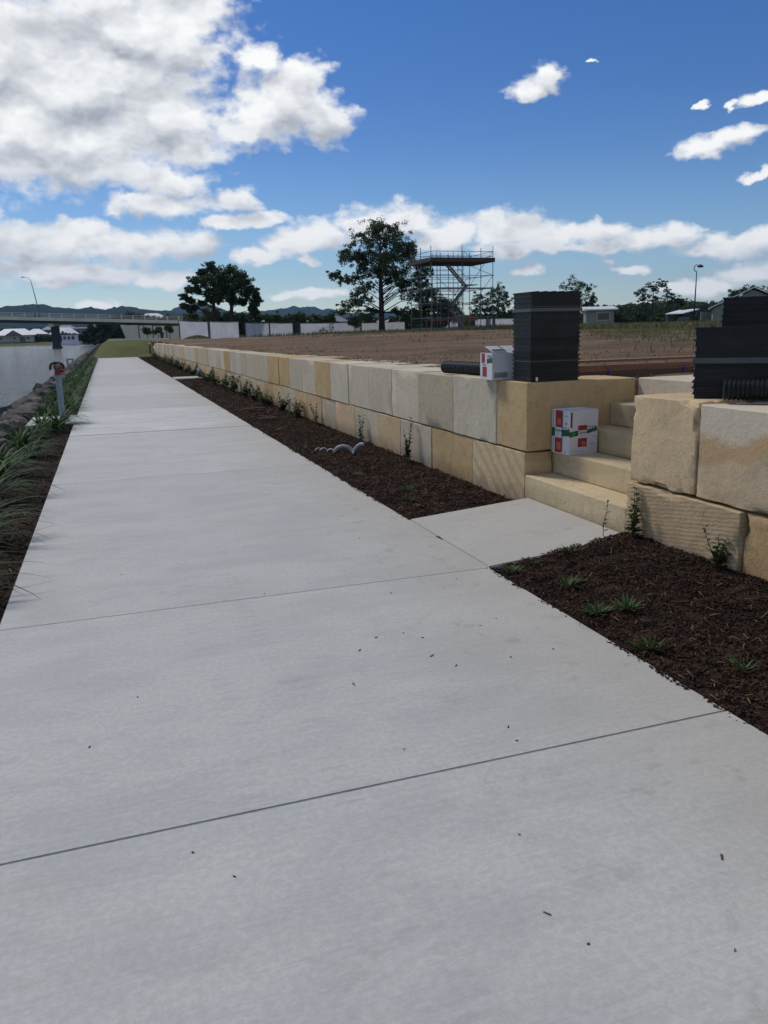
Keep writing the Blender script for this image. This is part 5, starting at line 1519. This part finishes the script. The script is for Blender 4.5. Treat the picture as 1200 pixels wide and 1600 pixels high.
b_ = MB(); b_.add([(shx - .3, 97, 3.0), (shx + 2.4, 97, 3.55), (shx + 2.4, 101, 3.55), (shx - .3, 101, 3.0), (shx - .3, 97, 3.12), (shx + 2.4, 97, 3.67), (shx + 2.4, 101, 3.67), (shx - .3, 101, 3.12)], [(3, 2, 1, 0), (4, 5, 6, 7), (0, 1, 5, 4), (1, 2, 6, 5), (2, 3, 7, 6), (3, 0, 4, 7)]); b_.build('roof', M_ROOFW, root)
for (a, c, zt) in ((shx, 97.2, 3.0), (shx + 2.1, 97.2, 3.4), (shx, 100.8, 3.0), (shx + 2.1, 100.8, 3.4)):
    b_ = MB(); b_.tube([(a, c, .9), (a, c, zt)], .05, 6); b_.build('post', M_GALV, root)
b_ = MB(); b_.bx(shx - .1, shx + 2.2, 100.9, 101, 1, 2.9); b_.build('back_wall', M_WALLD, root)
tag(adopt(root), 'small white roofed carport left of the green gabled house', 'carport')
cx0 = 78.57
root = empty('parked_car', (cx0, 95, 1.0))
b_ = MB(); b_.prism([(cx0 - 1.9, 1.35), (cx0 + 1.9, 1.35), (cx0 + 1.95, 1.9), (cx0 + 1.3, 2.0), (cx0 - 1.2, 2.02), (cx0 - 1.9, 1.95)], 'y', 94.2, 95.9); b_.build('body', M_DKCAR, root)
b_ = MB(); b_.prism([(cx0 - 1.7, 2.02), (cx0 + 1.0, 2.0), (cx0 + .5, 2.52), (cx0 - 1.4, 2.54)], 'y', 94.32, 95.78); b_.build('cabin', M_GLASS, root)
for dx in (-1.15, 1.2):
    for yy in (94.1, 95.8):
        b_ = MB(); b_.tube([(cx0 + dx, yy, 1.35), (cx0 + dx, yy + .2, 1.35)], .33, 14); b_.build('wheel', M_RUBBER, root)
tag(adopt(root), 'dark parked wagon beside the green gabled house', 'car')


# ------------------------------------------------------------------ boats
def boat(x, y, L, h, label, mt=M_WHITE, name='houseboat'):
    root = empty(name, (x, y, -.9))
    b_ = MB(); b_.prism([(x, -.95), (x + L, -.95), (x + L + .3, .1), (x - .5, .2)], 'y', y, y + 3); b_.build('hull', mt, root)
    b_ = MB(); b_.bx(x + .8, x + L - .3, y + .3, y + 2.7, .12, h); b_.build('cabin', mt, root)
    b_ = MB(); b_.bx(x + .4, x + L, y + .1, y + 2.9, h + .01, h + .14); b_.build('roof', mt, root)
    for k in range(3):
        b_ = MB(); xx = x + 1.3 + k * (L - 2.4) / 3; b_.bx(xx, xx + (L - 2.4) / 4.5, y + .26, y + .298, h * .45, h * .85); b_.build('window', M_GLASS, root)
    tag(adopt(root), label, 'boat', 'boats moored at the far bank')


boat(-17.44, 350, 7.2, 3.0, 'white houseboat moored just right of the bridge pier')
boat(-9.05, 352, 5.0, 1.9, 'grey cruiser moored near the right bank', M_WALLD, 'cruiser')
b_ = MB(); b_.prism([(-20.53, -.95), (-20.53 + 2.8, -.95), (-20.53 + 3.0, -.2), (-20.53 - .4, -.15)], 'y', 345, 346.6)
tag(b_.build('dinghy', M_WHITE), 'small white dinghy beside the bridge pier', 'boat', 'boats moored at the far bank')

# ------------------------------------------------------------------ bridge
br = empty('road_bridge', (-10, 235, -.9))
XR, ZR = 5.52,5.08
XL, ZL = -25.83,6.36
def zd(x): return ZL + (ZR - ZL) * (x - XL) / (XR - XL) if x > XL else ZL + (ZR - ZL) * (x - XL) / (XR - XL) * max(.0, 1 + (x - XL) / 120)
xs = [-220, -180, -140, -100, -70, -48, XL, -12.3, XR, 26, 60]
b_ = MB(); c_ = MB(); d_ = MB()
for a, c in zip(xs, xs[1:]):
    za, zc = zd(a), zd(c)
    for (bb, lo, hi, y0, y1) in ((b_, -.05, .55, 235.3, 243.7), (c_, .55, 1.45, 234.9, 244.1)):
        bb.add([(a, y0, za + lo), (c, y0, zc + lo), (c, y1, zc + lo), (a, y1, za + lo), (a, y0, za + hi), (c, y0, zc + hi), (c, y1, zc + hi), (a, y1, za + hi)], [(3, 2, 1, 0), (4, 5, 6, 7), (0, 1, 5, 4), (2, 3, 7, 6)])
    za += 0
b_.build('girders', M_BRD, br, fix=False)
c_.build('deck', M_BRC, br, fix=False)
x = -90.0
while x < 24:
    b_ = MB(); z = zd(x); b_.bx(x, x + .28, 234.92, 235.12, z + 1.46, z + 2.55); b_.build('rail_post', M_BRC, br)
    x += 3.05
for off in (1.72, 2.05, 2.45):
    for (a, c) in ((-150, XL), (XL, 24.5)):
        b_ = MB(); b_.tube([(a, 234.88, zd(a) + off), (c, 234.88, zd(c) + off)], .06, 5); b_.build('rail', M_BRC, br)
px_ = -12.81
b_ = MB(); b_.bx(px_ - 1.6, px_ - .1, 236, 237.4, zd(px_) - .95, zd(px_) - .06); b_.bx(px_ - 1.9, px_ + 1.3, 237.41, 242, zd(px_) - .8, zd(px_) - .06); b_.build('pier_cap', M_BRC, br)
b_ = MB(); b_.bx(px_ - 1.0, px_ + 1.0, 237.5, 242, -1.6, zd(px_) - .81); b_.bx(px_ - 1.2, px_ + 1.3, 237.2, 242.3, -1.6, -.45); b_.build('pier', M_BRD, br)
for pxx in (px_ - 28, px_ - 56):
    b_ = MB(); b_.bx(pxx - 1.0, pxx + 1.0, 237.5, 242, -1.6, zd(pxx) - .06); b_.build('pier', M_BRD, br)
xa = 5.33
k = 0
x = xa
while x < xa + 17:
    b_ = MB(); b_.bx(x + .05, x + 3.55, 235.35, 236.2, .6, zd(x + 3.55) - .06 - .02); b_.build('abutment_panel', M_BRC, br); x += 3.7
    b_ = MB(); b_.bx(x - .22, x - .02, 235.3, 235.34, .6, zd(x) - .08); b_.build('panel_joint', M_BRD, br)
b_ = MB(); b_.bx(xa, xa + 18, 236.2, 243.5, -1.0, zd(xa + 18) - .1); b_.build('abutment', M_BRD, br)
b_ = MB(); b_.add([(xa - 1.2, 235.2, zd(xa) - .1), (xa + .05, 235.2, zd(xa) - .1), (xa + 1.3, 235.2, .6), (xa + .2, 235.2, .6), (xa - 1.2, 237, zd(xa) - .1), (xa + .05, 237, zd(xa) - .1), (xa + 1.3, 237, .6), (xa + .2, 237, .6)], [(0, 1, 2, 3), (7, 6, 5, 4), (0, 4, 5, 1), (1, 5, 6, 2), (2, 6, 7, 3), (3, 7, 4, 0)]); b_.build('wing_wall', M_BRC, br)
tag(adopt(br), 'concrete road bridge over the river with post and rail parapet', 'bridge')
lp = -16.38
root = empty('bridge_lamp', (lp, 235.6, 7))
b_ = MB(); b_.tube([(lp + .4, 235.6, zd(lp) + 1.4), (lp - .3, 235.6, 13), (lp - .9, 235.6, 17.0)], [.16, .11, .07], 8); b_.build('pole', M_GALV, root, True)
b_ = MB(); b_.tube([(lp - .9, 235.6, 17.0), (lp - 1.4, 235.6, 17.5), (lp - 2.4, 235.6, 17.7)], .06, 6); b_.build('arm', M_GALV, root, True)
b_ = MB(); b_.box((lp - 2.7, 235.6, 17.7), (.9, .35, .18)); b_.build('lamp_head', M_GALV, root)
b_ = MB(); b_.box((lp - .4, 235.4, zd(lp) + 1.9), (1.3, .5, 1.0)); b_.build('cabinet', M_RUBBER, root)
tag(adopt(root), 'tall leaning lamp pole standing on the bridge', 'street lamp')

# dark bank trees below and beyond the bridge
for k, (cx, cy, rr, hh, lb_) in enumerate(((148, 300, 9, 5.0, 'dark tree mass edge beside the moored cruiser'), (160, 285, 9, 6.2, 'dark riverside tree under the bridge end'), (174, 270, 9, 6.6, 'dark riverside tree against the bridge abutment'), (186, 262, 8, 6.2, 'dark riverside tree nearest the abutment wing wall'))):
    bl = [(random.uniform(-14, 14), random.uniform(0, hh * 5), 6) for q in range(16)]
    tree('riverside_tree', ((cx - 165) * .00075 * cy, cy, -.5), bl, lb_, leaf=M_PINE, px=.2, trunk_r=.3, n_per=40, size=.9, seed=100 + k, sub=5, limbs=False)
for k in range(9):
    x = -34.92 + k * 3.0
    bl = [(random.uniform(-8, 8), random.uniform(0, 10), 4.5) for q in range(9)]
    tree('hedge_bush', (x, 419 + (k % 3), .8), bl, 'dark riverside hedge bush between the bungalow and the pier', leaf=M_EUC, px=.25, trunk_r=.1, n_per=22, size=.8, seed=120 + k, sub=4, limbs=False, cat='bush', group='hedge on the far bank')

# ------------------------------------------------------------------ far tree lines, slopes and hills
def ridge(name, pts, y, depth, material, label, rough=3.0, fr=.02, z0=-1.0, kind='structure', steps=240, fine=0.0):
    xs_ = [p[0] for p in pts]; zs_ = [p[1] for p in pts]
    V, F = [], []
    N_ = 10
    for i in range(steps + 1):
        x = xs_[0] + (xs_[-1] - xs_[0]) * i / steps
        zt = float(np.interp(x, xs_, zs_))
        for j in range(N_ + 1):
            t = j / N_
            prof = math.sin(t * math.pi / 2) ** .9
            yy = y - depth * (1 - t)
            zz = z0 + (zt - z0) * prof + rough * noise.fractal(Vector((x * fr, yy * fr, 0)), 1, 2, 5) * prof + (fine * abs(noise.noise((x * fr * 9, yy * fr * 4, 2))) * prof if fine else 0)
            V.append((x * (1 + 0 * t), yy, zz))
    for i in range(steps):
        for j in range(N_):
            a = i * (N_ + 1) + j; F.append((a, a + N_ + 1, a + N_ + 2, a + 1))
    o = mesh_np(name, np.array(V), np.array(F), material, smooth=True)
    tag(o, label, kind=kind)
    return o


ridge('hills', [(-1800, 170), (-627.98,105.22), (-368.60,112.87), (-300.24,126.06), (-197.95,129.49), (-164.59,119.48), (-100.45,111.35), (-48.34,115.46), (17.18,104.76), (82.85,111.17), (147.57,97.85), (241.33,91.39), (419.20,83.46), (935.77,61.57), (1476.33,54.85), (2143.38,55.18), (4500, 60), (5400, 60)],
      3400, 900, M_HILL, 'long blue forested ridge across the river', rough=12, fr=.004, steps=700, fine=14)
ridge('hills', [(300, 0), (288.62,105.92), (370.84,139.58), (452.84,160.80), (517.05,150.39), (581.08,126.95), (663.03,109.47), (764.30,111.14), (850.46,123.00), (944.57,134.90), (978.99,124.45), (1028.68,133.75), (1095.12,112.69), (1134.73,118.83), (1198.76,97.55), (1275.23,96.32), (1517.62,99.34), (1632.02,83.55), (1867.17,76.07), (3600, 30)],
      4300, 900, M_HILL, 'distant blue hills with a rounded summit behind the twin pines', rough=9, fr=.004, steps=500, fine=12)
ridge('wooded_slope', [(238.43,2.94), (245.15,6.97), (249.70,8.50), (259.46,8.03), (267.27,9.54), (281.39,8.35), (290.19,10.86), (297.60,11.10), (308.20,9.29), (316.64,9.85), (325.34,8.71), (349.69,7.33), (410.67,5.70)],
      410, 90, M_WOOD, 'dark wooded slope beyond the right hand houses', rough=1.2, fr=.05, steps=260, fine=2.4)


def canopy_mass(name, pts, y, n, size, material, label, thick=8):
    xs_ = [p[0] for p in pts]; zs_ = [p[1] for p in pts]
    x = rng.uniform(xs_[0], xs_[-1], n); zt = np.interp(x, xs_, zs_)
    u = rng.random(n) ** .7
    bumpy = np.array([.16 * size * 6 * abs(noise.noise((a * .16, 0, 0))) for a in x])
    P_ = np.stack([x, y + rng.random(n) * thick, .5 + (zt + bumpy - .5) * u], 1)
    cen = P_
    V, F = cards(cen, np.full(n, size * .8), 6, size, .5, 7, .8)
    o = mesh_np(name, V, F, material)
    tag(o, label, kind='stuff')


canopy_mass('treeline', [(198.64,4.05), (204.19,8.21), (207.98,9.49), (216.10,9.11), (222.59,10.64), (234.35,9.41), (241.63,12.06), (247.79,12.27), (256.65,10.24), (263.68,10.71), (270.91,9.79), (314.00,8.38)], 300, 5200, 1.3, M_EUC, 'dark wooded treeline behind the right hand houses', 20)
canopy_mass('treeline', [(1.70,7.08), (5.38,8.93), (10.11,9.08), (15.98,8.01), (23.65,7.14)], 296, 700, 1.3, M_EUC, 'low treeline above the end of the bridge', 3)
canopy_mass('treeline', [(98.65,5.07), (108.11,6.18), (127.60,5.42), (153.24,5.42), (167.96,6.09), (180.39,5.43)], 260, 2600, 1.1, M_EUC, 'distant treeline behind the scaffold', 20)
canopy_mass('treeline', [(-78.02,6.22), (-53.32,6.65), (-34.17,7.24), (-14.66,6.12), (-1.22,6.52)], 480, 1600, 1.6, M_EUC, 'dark treeline behind the riverside houses', 20)
canopy_mass('treeline', [(23.26,8.16), (51.60,9.19), (81.12,8.65), (129.85,7.75), (166.95,7.76)], 420, 2600, 1.6, M_EUC, 'distant treeline between the sheds and the hills', 20)

# ------------------------------------------------------------------ haze
hz = MB(); hz.bx(-5000, 7000, -1000, 5900, -3.2, 420)
ho = hz.build('haze', MATS.get('haze') or bpy.data.materials.new('haze'))
hm = ho.data.materials[0]; hm.use_nodes = True
hm.node_tree.nodes.clear()
pv = hm.node_tree.nodes.new('ShaderNodeVolumePrincipled')
pv.inputs['Color'].default_value = (0.36, 0.62, 1.0, 1)
pv.inputs['Density'].default_value = 0.00008
pv.inputs['Anisotropy'].default_value = 0.0
ou = hm.node_tree.nodes.new('ShaderNodeOutputMaterial')
hm.node_tree.links.new(pv.outputs[0], ou.inputs['Volume'])
tag(ho, 'thin blue haze over the distance', kind='stuff')
